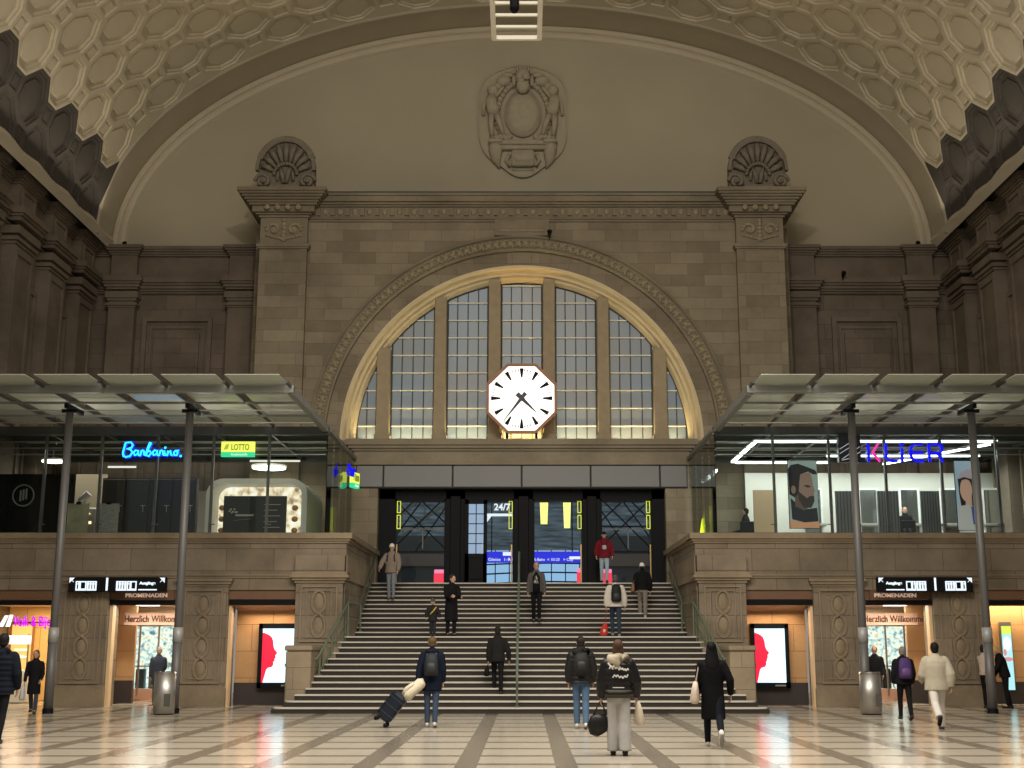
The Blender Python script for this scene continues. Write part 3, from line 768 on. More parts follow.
# ------------------------------------------------------------------ handrails
def rail(nm, label, pts, posts, grp=None):
    r = empty(nm, (pts[0][0], pts[0][1], 0)); tag(r, label, 'handrail', grp); o = Vector((pts[0][0], pts[0][1], 0))
    c = MB().use(M['rail']); c.tube([Vector(p)-o for p in pts], .032, 8); c.build('top_rail', r, True)
    c = MB().use(M['rail']); c.tube([Vector(p)-o-Vector((0, 0, .45)) for p in pts], .016, 6); c.build('lower_rail', r, True)
    for (x, y, z) in posts:
        c = MB().use(M['rail']); g_ = ground(y); c.tube([Vector((x, y, g_))-o, Vector((x, y, z))-o], .026, 8); c.tube([Vector((x, y, g_))-o, Vector((x, y, g_+.03))-o], .07, 10); c.build('post', r)
rz = lambda y: ground(y)+.95
cpts = [(-.08, 32.35, .6), (-.08, 32.4, 1.05), (-.08, 36.2, 13*RISE+.98), (-.08, 38.2, 13*RISE+.98), (-.08, 41.85, 25*RISE+1.0), (-.08, 42.4, 25*RISE+1.0)]
rail('handrail', 'long green metal handrail dividing the staircase down its middle', cpts, [(-.08, y, z) for y, z in ((32.4, 1.05), (34.2, 1.98), (36.2, 2.85), (38.2, 2.85), (40.0, 3.8), (42.4, 4.66))])
for s, nm in ((-1, 'left'), (1, 'right')):
    X0, X1 = s*5.05, s*4.80
    p = [(s*6.15, 33.8, 1.15), (s*5.35, 34.0, 1.32), (s*5.30, 34.1, 1.42), (s*4.88, 36.3, 2.86), (s*4.83, 38.3, 2.86), (s*4.78, 41.6, 4.45)]
    rail('handrail', 'green metal handrail along the %s stone flank of the stairs' % nm, p, [(s*5.30, 34.15, 1.42), (s*5.12, 35.0, 2.0), (s*4.88, 36.3, 2.86), (s*4.80, 38.4, 2.86)], 'side handrails of the staircase')
    gr = MB().use(M['rail'])
    o_ = [x for x in bpy.data.objects if x.name.startswith('handrail')][-1]
    for k in range(8):
        y = 34.15+.28*k; x = s*(5.30-.42*(y-34.1)/2.2); gr.bar((x-p[0][0], y-33.8, ground(y)), (x-p[0][0], y-33.8, 1.42+(y-34.1)*.655), .018)
    par = [x for x in COL.objects if x.type == 'EMPTY' and x.name.startswith('handrail')][-1]
    gr.build('balusters', par)

# ------------------------------------------------------------------ door wall at the top of the stairs
YD = 43.1; ZD = 25*RISE
dw = MB().use(M['frame_dark'])
ox = []
for (a, b_) in ((395, 446), (465, 514), (533, 583), (600.5, 652)): ox.append((at(a, 540, YD)[0], at(b_, 540, YD)[0]))
ZT = at(500, 499.5, YD)[1]
edges = [-4.85] + [v for p in ox for v in p] + [4.85]
for k in range(0, len(edges), 2): dw.box(edges[k], edges[k+1], YD-.15, YD+.35, ZD, 6.9)
dw.box(-4.85, 4.85, YD-.15, YD+.35, ZT, 6.9)
dw.use(M['black'])
for k in range(2, len(edges)-2, 2):
    xm = (edges[k]+edges[k+1])/2; w_ = (edges[k+1]-edges[k])/2
    dw.bbox(xm-w_*.55, xm+w_*.55, YD-.22, YD-.1, ZD, ZT+.1, .02)
struct(dw, 'wall_doors', 'black metal door front with four tall openings at the head of the stairs')
brass = mat('brass_jamb', (.45, .30, .10), .3, .8); yl = glow('yellow_reflection_glow', (.85, .9, .04), 1.0)
for i, (a, b_) in enumerate(ox):
    j = MB().use(M['frame_dark']); j.box(a, a+.05, YD-.18, YD+.4, ZD, ZT); j.box(b_-.05, b_, YD-.18, YD+.4, ZD, ZT); j.box(a, b_, YD-.18, YD+.4, ZT-.06, ZT)
    d = struct(j, 'door_%d' % (i+1), 'tall glazed station door opening')
    g = MB().use(M['glass']); g.box(a+.06, b_-.06, YD+.10, YD+.115, ZD+.02, ZT-.06); g.build('door_glass', d)
    if i in (0, 3):
        q = MB().use(M['steel']); zt_ = at(400, 529, YD)[1]; q.box(a+.05, b_-.05, YD+.05, YD+.1, zt_-.02, zt_+.02); q.box((a+b_)/2+.05, (a+b_)/2+.09, YD+.05, YD+.1, at(400, 549, YD)[1], zt_); q.build('glazing_bar', d)
    q = MB().use(yl); e = a if i == 0 else b_; sg = 1 if i == 0 else -1
    x0 = e+sg*.05
    for za, zb in ((501, 513), (515, 529)):
        zA, zB = at(400, zb, YD)[1], at(400, za, YD)[1]; panel(q, min(x0, x0+sg*.13), max(x0, x0+sg*.13), zA, zB, YD-.02, .022, .01)
    q.build('yellow_reflection_strip', d)  # glowing strips stand for reflections of yellow lights
    q = MB().use(brass); q.box(e+sg*.06, e+sg*.10, YD-.2, YD-.15, ZD, at(400, 545, YD)[1]); q.build('brass_pull', d)
# open leaf with panes in door 2
a, b_ = at(465, 540, YD-.3)[0], at(487, 540, YD-.3)[0]
lf = empty('swing_door_leaf', (a, YD-.3, ZD)); tag(lf, 'black door leaf with ten small panes standing at the second opening from the left', 'door')
wl, hl = b_-a, ZT-ZD-.05
c = MB().use(M['frame_dark']); c.box(0, .12, -.03, .03, 0, hl); c.box(wl-.12, wl, -.03, .03, 0, hl); c.box(0, wl, -.03, .03, hl-.14, hl); c.box(0, wl, -.03, .03, 0, hl*.36)
c.bbox(.12, wl-.12, -.05, 0, .15, hl*.31, .02); xm = wl/2; c.bar((xm, 0, hl*.36), (xm, 0, hl), .03)
for k in range(1, 5): z = hl*.36+(hl*.64-.14)*k/5; c.bar((.1, 0, z), (wl-.1, 0, z), .03)
c.build('leaf_frame', lf); c = MB().use(glow('dusk_pane', (.25, .38, .55), .8, (.1, .12, .15))); c.box(.1, wl-.1, -.005, .005, hl*.36, hl-.1); c.build('panes', lf)
c = MB().use(M['stainless']); c.bar((wl-.16, -.09, 1.0), (wl-.16, -.09, 1.35), .025); c.build('handle', lf)

# ------------------------------------------------------------------ platform hall beyond the doors
bw = MB().use(mat('far_hall_wall', (.045, .055, .065), .7, noise=.3, scale=1)); bw.box(-14, 14, 78, 78.3, 0, 5.9); bw.box(-14, -3.2, 55.2, 55.5, ZD, 6.35); bw.box(3.5, 14, 55.2, 55.5, ZD, 6.35)
bw.use(mat('taupe_band', (.16, .13, .12), .7)); zb0, zb1 = at(400, 566, 55.1)[1], at(400, 554, 55.1)[1]; bw.box(-14, -3.2, 55.1, 55.2, zb0, zb1); bw.box(3.5, 14, 55.1, 55.2, zb0, zb1)
struct(bw, 'wall_platform_hall', 'dark far wall of the platform hall')
m, nt, b = new_mat('platform_roof_glazing'); L = nt.links
tc = nt.nodes.new('ShaderNodeNewGeometry'); mp = nt.nodes.new('ShaderNodeMapping'); mp.inputs['Scale'].default_value = (1.2, 1, 9); L.new(tc.outputs['Position'], mp.inputs[0]); n = nt.nodes.new('ShaderNodeTexNoise'); n.inputs['Scale'].default_value = .7; n.inputs['Detail'].default_value = 4; L.new(mp.outputs[0], n.inputs['Vector'])
cr = nt.nodes.new('ShaderNodeValToRGB'); cr.color_ramp.elements[0].color = (.012, .02, .028, 1); cr.color_ramp.elements[1].color = (.075, .11, .15, 1); cr.color_ramp.elements[0].position = .35; cr.color_ramp.elements[1].position = .72
L.new(n.outputs['Fac'], cr.inputs[0]); L.new(cr.outputs[0], b.inputs['Emission Color']); b.inputs['Emission Strength'].default_value = .95; b.inputs['Base Color'].default_value = (.05, .06, .07, 1)
g = MB().use(m); g.box(-16, 16, 77.5, 77.6, 7.4, 17); struct(g, 'window_8', 'dusk-grey glazed upper gable of the platform hall')
g = MB().use(glow('evening_sky_glazing', (.36, .62, .98), .78)); g.box(-2.7, 4.0, 77.4, 77.5, 5.0, 7.35); struct(g, 'window_9', 'pale blue evening windows low in the platform hall gable')
tr = empty('roof_truss', (0, 76, ZD)); tag(tr, 'arched steel roof truss of the platform hall seen through the doors', 'truss')
tm = mat('grey_truss_steel', (.20, .24, .26), .5, .2)
c = MB().use(tm)
for (r_, zc) in ((14.0, -5.0), (12.9, -5.0)):
    pts = [(r_*math.sin(t), 0, zc+r_*math.cos(t)) for t in [(-.75+1.5*k/24) for k in range(25)]]
    c.tube([(p[0]+1.6, p[1], p[2]) for p in pts], .09, 6)
for k in range(24):
    t, t2 = -.75+1.5*k/24, -.75+1.5*(k+1)/24; ra, rb = (14.0, 12.9) if k % 2 else (12.9, 14.0)
    c.bar((ra*math.sin(t)+1.6, 0, -5+ra*math.cos(t)), (rb*math.sin(t2)+1.6, 0, -5+rb*math.cos(t2)), .08)
c.build('upper_arch', tr)
c = MB().use(M['frame_dark'])
for k in range(5):
    pts = [(1.6+(5+3.2*k)*math.sin(t), 1, -1.2+(2+.0*k)+(1.4+.55*k)*math.cos(t)-1.5) for t in [(-1.2+2.4*j/16) for j in range(17)]]
    c.tube(pts, .05, 6)
for k in range(-6, 9): c.bar((k*.85, 1.2, 1.3), (k*.85, 1.2, 3.7), .06)
c.build('lower_arch_lattice', tr)
for s in (-1, 1):
    c = MB().use(tm)
    for (xa, za, xb, zb) in ((3.0, 1.7, 5.1, 3.7), (3.0, 2.7, 4.2, 3.8), (5.1, 1.7, 3.2, 3.6), (5.3, 2.6, 4.2, 3.7), (3.0, 3.4, 4.2, 1.6), (3.9, 3.7, 5.3, 1.8)): c.bar((s*xa, -26, za), (s*xb, -26, zb), .055)
    for z in (1.6, 2.6, 3.6): c.bar((s*2.9, -26, z), (s*5.4, -26, z), .05); c.build('side_lattice', tr)
# departure board
xa, zt_ = at(480, 551.5, 55); xb, zb_ = at(584, 562.5, 55)
dbd = empty('departure_board', (xa, 55, zb_)); tag(dbd, 'long blue departure board with white lettering seen beyond the doors', 'sign')
c = MB().use(glow('board_blue', (.02, .03, .95), .75)); c.box(0, xb-xa, 0, .2, 0, zt_-zb_); bo = c.build('blue_panel', dbd)
wg = glow('board_white', (.85, .9, 1), 1.0)
H_ = zt_-zb_; W_ = xb-xa
text('Gleise  1-9', .18, (.35, -.02, .07), wg, bo, sx=1.2); text('ABFAHRT', .18, (W_*.27, -.02, .07), wg, bo)
text('S-Bahn  < 10-23', .17, (W_*.52, -.02, .07), wg, bo); text('> City', .17, (W_*.80, -.02, .07), wg, bo)
c = MB().use(wg); c.box(W_*.22, W_*.30, -.02, 0, H_*.62, H_*.95); c.box(W_*.43, W_*.52, -.02, 0, H_*.55, H_*.95); c.box(W_*.86, W_*.98, -.02, 0, H_*.3, H_*.55); c.build('white_field', bo)
c = MB().use(M['frame_dark']); c.bar((.5, .1, H_), (.5, .1, 6), .05); c.bar((W_-.5, .1, H_), (W_-.5, .1, 6), .05); c.build('hanger', dbd)
# 24/7 sign with arrow
xa, za = at(494, 507, 50); sg = empty('lit_shop_sign', (xa, 50, za)); tag(sg, 'white illuminated 24/7 sign with an arrow bar inside the second door', 'sign')
t_ = text('24/7', .36, (0, 0, -.12), wg, sg, bold=.01); text('8', .3, (.85, 0, -.1), wg, sg)
c = MB().use(wg); c.box(-.25, .9, 0, .05, -.36, -.26); c.prism([(-.55, -.22), (-.1, -.36), (-.1, -.28), (-.28, -.62)], 0, .05); c.build('arrow', sg)
# two tall yellow light panels
for i, (a, b_, y1, side) in enumerate(((539.5, 548.5, 524, 'left'), (563, 571, 528, 'right'))):
    xa, z0 = at(a, y1, 46); xb, z1 = at(b_, 492, 46)
    o = empty('yellow_light_panel', ((xa+xb)/2, 46, z0)); tag(o, 'tall glowing yellow hanging panel inside the third door, the %s of the pair' % side, 'light', 'yellow light panels beyond the doors')
    h_ = z1-z0; w_ = (xb-xa)/2
    c = MB().use(glow('yellow_lamp_glow', (1, .95, .25), 1.3)); c.prism([(-w_*.72, 0), (w_*.72, 0), (w_, h_), (-w_, h_)], 0, .06); c.build('glowing_face', o)
    c = MB().use(M['frame_dark']); c.box(-w_*.5, w_*.5, .06, .12, 0, h_); c.bar((0, .1, h_), (0, .1, h_+.8), .02); c.build('housing', o)
# red promotion boxes and pillar beyond
for (a, b_, y0, y1, Y, lb) in ((434, 444.5, 569.5, 583, 46, 'glowing red and pink promotion box standing beyond the first door'), (602, 612, 569, 583, 46, 'glowing red promotion box standing beyond the fourth door'), (577, 581.5, 568, 583, 47, 'narrow red display stand beyond the third door')):
    xa, _ = at(a, 560, Y); xb, zt_ = at(b_, y0, Y); o = empty('promotion_box', ((xa+xb)/2, Y, ZD)); tag(o, lb, 'display stand')
    w_ = (xb-xa)/2; h_ = zt_-ZD
    c = MB().use(glow('red_box_glow', (1, .03, .09), .95)); c.bbox(-w_, w_, 0, .3, .12, h_*.8, .02); c.build('red_body', o)
    c = MB().use(glow('pink_top_glow', (1, .25, .5), .95)); c.bbox(-w_*.95, w_*.95, 0, .28, h_*.8, h_, .02); c.build('top_panel', o)
    c = MB().use(M['black']); c.box(-w_*.8, w_*.8, .02, .26, 0, .12); c.build('foot', o)

# ------------------------------------------------------------------ gallery glass boxes and canopies
YF = 36.5; ZB, ZT2 = 4.78, 7.68
cols = [5.66, 7.36, 8.99, 10.62, 12.25, 13.88, 15.5]
for s, nm in ((-1, 'left'), (1, 'right')):
    gb = empty('glass_pavilion', (s*5.66, YF, ZB)); tag(gb, 'glass-walled shop pavilion on the gallery %s of the stairs' % nm, 'glass pavilion')
    o = Vector((s*5.66, YF, ZB))
    def B(mb, a, b_, y0, y1, z0, z1): mb.box(s*a-o.x, s*b_-o.x, y0-o.y, y1-o.y, z0-o.z, z1-o.z)
    c = MB().use(M['beam_dark']); B(c, 5.6, 16, YF-.1, YF+.12, ZT2, 7.92); c.use(M['beam']); B(c, 5.58, 5.70, YF+.12, 42.4, ZT2+.12, 7.90); c.build('top_beam', gb)
    c = MB().use(M['frame_dark']); B(c, 5.6, 16, YF-.05, YF+.07, ZB, ZB+.06); B(c, 5.6, 5.7, YF, 42.4, ZB, ZB+.06); c.build('bottom_channel', gb)
    for a, b_ in zip(cols, cols[1:]):
        c = MB().use(M['glass']); B(c, a+.015, b_-.015, YF, YF+.015, ZB+.06, ZT2); c.build('glass_pane', gb)
    for k in range(4):
        c = MB().use(M['glass']); B(c, 5.64, 5.655, YF+.02+1.46*k, YF+1.45+1.46*k, ZB+.06, ZT2+.05); c.build('glass_pane', gb)
    for k, a in enumerate(cols[1:-1]):
        c = MB().use(M['steel']); B(c, a-.035, a+.035, YF+.06, YF+.16, ZB, ZT2); B(c, a-.16, a+.02, YF-.03, YF+.02, ZB+.28, ZB+.31); c.build('post', gb)
    for k in range(1, 4):
        c = MB().use(M['steel']); B(c, 5.68, 5.74, YF+1.46*k-.03, YF+1.46*k+.03, ZB, ZT2); c.build('post', gb)
    c = MB().use(M['stainless'])
    for z in (7.52, 7.33, 7.14): B(c, 5.72, 16, YF+.3, YF+.33, z, z+.03); B(c, 5.72, 5.75, YF+.3, 42.2, z, z+.03)
    c.build('sun_rods', gb)
    # roof of the pavilion: purlins and glass
    c = MB().use(M['beam_dark'])
    for y in (38.0, 39.5, 41.0, 42.3): B(c, 5.7, 16, y-.05, y+.05, 7.72, 7.9)
    for a in cols[1:]: B(c, a-.04, a+.04, YF, 42.3, 7.74, 7.86)
    c.build('roof_grid', gb)
    c = MB().use(M['canopy']); B(c, 5.7, 16, YF+.1, 42.3, 7.93, 7.95); c.build('roof_glass', gb)
    # gallery floor and shop walls
    fl = MB().use(M['grey_shop']); a, b_ = sorted((s*5.5, s*16)); fl.box(a, b_, 36.4, YB, 4.62, ZF+.01); struct(fl, 'floor_gallery_'+nm, 'gallery floor of the %s shops' % nm)
    # canopy
    cn = empty('glass_canopy', (s*5.7, 30.8, 7.75)); tag(cn, 'flat steel and frosted glass canopy on slim columns, %s side of the hall' % nm, 'canopy')
    o2 = Vector((s*5.7, 30.8, 7.75))
    def C(mb, a, b_, y0, y1, z0, z1): mb.box(s*a-o2.x, s*b_-o2.x, y0-o2.y, y1-o2.y, z0-o2.z, z1-o2.z)
    c = MB().use(M['beam']); C(c, 5.62, 16, 30.72, 30.86, 7.79, 7.97); c.build('front_beam', cn)
    c = MB().use(M['beam']); C(c, 5.62, 5.78, 30.8, YF, 7.76, 7.96); c.build('edge_beam', cn)
    c = MB().use(M['beam'])
    for y in (32.6, 34.5): C(c, 5.7, 16, y-.025, y+.025, 7.86, 7.92)
    c.build('purlins', cn)
    c = MB().use(M['beam_dark'])
    for k in range(7): xk = 5.70+1.53*k; C(c, xk-.03, xk+.03, 30.2, YF, 7.92, 7.99)
    c.build('rafters', cn)
    c = MB().use(M['stainless']); 
    for y in (33.5, 35.4): C(c, 5.7, 16, y-.015, y+.015, 7.84, 7.87)
    c.build('tension_rods', cn)
    for k in range(7):
        xa, xb = 5.80+1.53*k, 5.80+1.53*k+1.31
        for j, (ya, yb) in enumerate(((29.75, 31.2), (31.3, 33.0), (33.1, 34.8), (34.9, 36.45))):
            c = MB().use(M['canopy']); y0, y1 = ya-o2.y, yb-o2.y
            za, zb = 8.0-o2.z+.03, 8.0-o2.z-.0                 # each pane tips down a little towards the wall
            V = [(s*xa-o2.x, y0, za), (s*xb-o2.x, y0, za), (s*xb-o2.x, y1, zb), (s*xa-o2.x, y1, zb)]
            c.add(V+[(p[0], p[1], p[2]+.02) for p in V], [(0, 1, 2, 3), (7, 6, 5, 4), (0, 4, 5, 1), (1, 5, 6, 2), (2, 6, 7, 3), (3, 7, 4, 0)]); c.build('canopy_pane', cn)
    # columns
    for X, wh in ((8.62, 'inner'), (11.75, 'outer')):
        cc = empty('steel_column', (s*X, 32.45, 0)); tag(cc, 'slim round grey steel canopy column, %s of the two on the %s' % (wh, nm), 'column', 'canopy columns')
        c = MB().use(M['steel']); c.cyl(0, 0, 0, 7.6, .10, 20); c.build('shaft', cc, True)
        c = MB().use(M['steel_light']); c.cyl(0, 0, 1.72, 2.10, .125, 20); c.build('sleeve', cc, True)
        c = MB().use(M['steel']); c.cyl(0, 0, .12, 1.72, .115, 20); c.build('lower_casing', cc, True)
        c = MB().use(M['frame_dark']); c.cyl(0, 0, 0, .12, .135, 20); c.build('foot_ring', cc)
        c = MB().use(M['frame_dark']); c.box(-.2, .2, -.06, .06, 7.6, 7.68); c.box(-.05, .05, -.3, .9, 7.68, 7.80); c.build('head_bracket', cc)
    # brushed steel litter bins beside the inner columns
    bn = empty('litter_bin', (-8.73 if s < 0 else 8.60, 31.95, 0)); tag(bn, 'brushed stainless steel litter bin at the foot of the inner column, %s side' % nm, 'litter bin', 'steel litter bins')
    c = MB().use(M['stainless']); c.cyl(0, 0, .03, .98, .255, 28); c.build('drum', bn, True)
    c = MB().use(M['frame_dark']); c.cyl(0, 0, 0, .04, .23, 24); c.build('foot', bn)
    c = MB().use(mat('bin_lid_steel', (.6, .58, .54), .2, .9)); c.cyl(0, 0, .98, 1.02, .265, 28, .24); c.build('lid', bn)
    c = MB().use(M['black']); c.cyl(0, 0, 1.015, 1.03, .13, 20); c.build('opening', bn)
    c = MB().use(mat('bin_flap', (.13, .13, .12), .4, .5)); c.box(.06, .2, -.262, -.2, .2, .5); c.build('flap', bn)

# ------------------------------------------------------------------ openings: jambs, lintels, niches
def face_profile(mb, x0, z0, w, h, y):
    P_ = [(.03, .92), (.13, .90), (.21, .875), (.29, .83), (.33, .76), (.345, .67), (.38, .61), (.47, .55), (.41, .50), (.42, .455), (.385, .435), (.40, .405), (.355, .385), (.36, .33), (.31, .285), (.21, .275), (.15, .24), (.10, .12), (.05, .0), (0, .0), (0, .92)]
    mb.prism([(x0+u*w, z0+v*h) for u, v in P_], y-.004, y)
poster_bg = glow('backlit_blue_white', (.55, .84, 1.0), 1.3, (.4, .4, .4)); poster_red = glow('backlit_red', (1.0, .004, .05), 1.0, (.3, .02, .02))
soffit = mat('niche_soffit', (.62, .42, .30), .4)
for s, nm in ((-1, 'left'), (1, 'right')):
    for k, (a, b_) in enumerate(((6.3, 8.2), (9.55, 11.55), (12.9, 15.3))):
        lo, hi = sorted((s*a, s*b_))
        if k == 1:
            c = MB().use(M['woodframe']); c.box(lo, lo+.09, YA+.1, YA+.38, 0, ZO-.28); c.box(hi-.09, hi, YA+.1, YA+.38, 0, ZO-.28)
        else:
            c = MB().use(M['woodframe'])
            if s*a < 0 or True:
                e = lo if s < 0 else hi
                sg = 1 if s < 0 else -1
                if k == 2: e = hi if s < 0 else lo; sg = -sg
                c.box(e, e+sg*.07, YA+.1, YA+.38, 0, ZO-.28)
        c.use(M['woodlintel']); c.box(lo, hi, YA+.06, YA+.3, ZO-.26, ZO)
        c.use(M['black']); c.box(lo, hi, YA+.04, YA+.26, ZO-.42, ZO-.28)
        ob = struct(c, 'trim_%d' % (11+k+(0 if s < 0 else 3)), 'pale wood jamb, brown lintel and black shutter rail of the shop opening')
    # niche with backlit poster
    lo, hi = sorted((s*6.3, s*8.2))
    c = MB().use(M['wood']); c.box(lo, hi, 37.15, 37.25, .62, 2.8); c.use(M['baseboard']); c.box(lo, hi, 37.1, 37.25, 0, .62)
    c.use(soffit); c.add([(lo, YA+.3, 2.88), (hi, YA+.3, 2.88), (hi, 37.2, 2.62), (lo, 37.2, 2.62), (lo, YA+.3, 2.95), (hi, YA+.3, 2.95), (hi, 37.2, 2.95), (lo, 37.2, 2.95)], [(0, 1, 2, 3), (4, 5, 6, 7), (0, 1, 5, 4), (1, 2, 6, 5), (2, 3, 7, 6), (3, 0, 4, 7)])
    struct(c, 'wall_niche_'+nm, 'maple-panelled niche wall with dark plinth, %s' % nm)
    (x0, z1), (x1, z0) = (at(259.5, 623.5, 36.95), at(297.5, 688, 36.95)) if s < 0 else (at(750, 623.5, 36.95), at(790.5, 688, 36.95))
    p = empty('backlit_poster', ((x0+x1)/2, 36.95, z0)); tag(p, 'backlit poster of a red face profile on pale blue, %s of the stairs' % nm, 'poster', 'backlit face posters')
    w_, h_ = (x1-x0)/2, z1-z0
    c = MB().use(M['baseboard']); c.box(-w_, w_, 0, .18, 0, h_); c.build('case', p)
    c = MB().use(M['frame_dark'])
    for q in ((-w_, -w_+.11, 0, h_), (w_-.11, w_, 0, h_), (-w_, w_, 0, .15), (-w_, w_, h_-.14, h_)): c.box(q[0], q[1], -.05, 0, q[2], q[3])
    c.build('frame', p)
    c = MB().use(poster_bg); c.box(-w_+.11, w_-.11, -.012, 0, .15, h_-.14); scn = c.build('screen', p)
    c = MB().use(poster_red); face_profile(c, -w_+.11, .15, 2*w_-.22, h_-.29, -.014); c.build('red_profile', scn)
    c = MB().use(M['grey_shop']); c.box(w_*.2, w_*.75, -.054, -.05, .05, .09); c.build('name_strip', p)

# ------------------------------------------------------------------ promenade passages
bright = pattern_glow('shop_window_display', [(.3, (.08, .16, .2)), (.42, (.45, .62, .62)), (.55, (.95, 1, .9)), (.66, (.75, .62, .35)), (.78, (.25, .45, .8))], 7, 1.1)
pinkish = mat('pink_beige_fascia', (.80, .52, .40), .5)
for s, nm in ((-1, 'left'), (1, 'right')):
    c = MB().use(M['wood'])
    c.box(s*9.45, s*9.55, YA+.9, 41.8, 0, 3.0)
    xw0, _ = at(111 if s < 0 else 908, 650, 38.4); xw1, _ = at(134.5 if s < 0 else 934, 650, 38.4)
    c.box(xw0, xw1, 38.4, 38.55, .65, 3.0); c.use(M['baseboard']); c.box(xw0, xw1, 38.36, 38.55, 0, .65)
    c.use(mat('passage_ceiling', (.62, .45, .34), .6)); c.box(*sorted((s*9.3, s*12.6)), YA+.9, 42.2, 2.86, 3.0)
    struct(c, 'wall_passage_'+nm, 'maple-lined walls and ceiling of the %s shopping passage' % nm)
    # shopfront at the end of the passage
    lo, hi = sorted((s*9.6, s*13.0))
    sf = empty('shopfront', ((lo+hi)/2, 41.2, 0)); tag(sf, 'bright glazed shopfront at the end of the %s passage' % nm, 'shopfront')
    w_ = (hi-lo)/2
    c = MB().use(bright); c.box(-w_, w_, .6, .7, .3, 2.35); c.build('display', sf)
    c = MB().use(M['stainless'])
    for x in (-w_+.02, -.9, -.3, .3, .9, w_-.05): c.box(x, x+.05, -.03, .03, .1, 2.3)
    c.box(-w_, w_, -.03, .03, 1.0, 1.04); c.box(-w_, w_, -.03, .03, 2.26, 2.32); c.build('glazing_frame', sf)
    c = MB().use(M['glass']); c.box(-w_, w_, 0, .012, .1, 2.3); c.build('glass', sf)
    c = MB().use(M['walls_white']); c.box(-w_, w_, -.06, .1, 2.32, 2.86); c.build('bulkhead', sf)
    c = MB().use(pinkish); c.box(-w_, w_, -.02, .1, 0, .32); c.build('plinth', sf)
    for k in range(5):
        c = MB().use(mat('display_stock_%d' % k, [(.55, .45, .25), (.15, .3, .4), (.6, .6, .55), (.4, .15, .15), (.1, .1, .12)][k], .6)); x = -w_+.25+.42*k; c.bbox(x, x+.28, .25, .5, .32, .75+.18*(k % 3), .02); c.build('display_stock', sf)
    # welcome fascia
    lo, hi = sorted((s*9.6, s*11.5)); w_ = (hi-lo)/2
    fa = empty('welcome_fascia', ((lo+hi)/2, 37.3, 2.24)); tag(fa, 'pink-beige fascia lettered Herzlich Willkommen across the %s passage' % nm, 'sign')
    c = MB().use(pinkish); c.box(-w_, w_, 0, .08, 0, .35); c.build('panel', fa)
    xl, _ = at(124.5 if s < 0 else 863, 620, 37.3)
    text('Herzlich Willkommen', .265, (xl-(lo+hi)/2, -.012, .09), mat('brown_lettering', (.09, .03, .015), .6), fa, sx=.80, bold=.003)
    # promenade lettering on the lintel
    pr = MB().use(M['woodlintel']); xl, zl = at(125.5 if s < 0 else 874, 597.2, 35.98)
    pe = empty('promenade_sign', (xl, 35.95, zl)); tag(pe, 'small raised word PROMENADEN on the brown lintel of the %s passage' % nm, 'sign')
    text('PROMENADEN', .15, (0, 0, 0), mat('cream_lettering', (.8, .62, .5), .5, emit=(1, .75, .6), estr=.25), pe, ext=.02, bold=.004, sx=1.18)
    pr.box(-.1, 1.35, .03, .12, -.08, .2); pr.build('backing_board', pe)
    # ceiling panel lamp in the passage
    xl, _ = at(157 if s < 0 else 886, 608, 39.5)
    lp = empty('panel_lamp', (xl, 38.2, 2.86)); tag(lp, 'square white panel lamp in the ceiling of the %s passage' % nm, 'lamp')
    c = MB().use(glow('lamp_white', (1, .97, .9), 4)); c.box(-.28, .28, -.6, .6, -.03, -.01); c.build('diffuser', lp); c = MB().use(M['stainless']); c.box(-.31, .31, -.63, .63, -.012, 0); c.build('frame', lp)

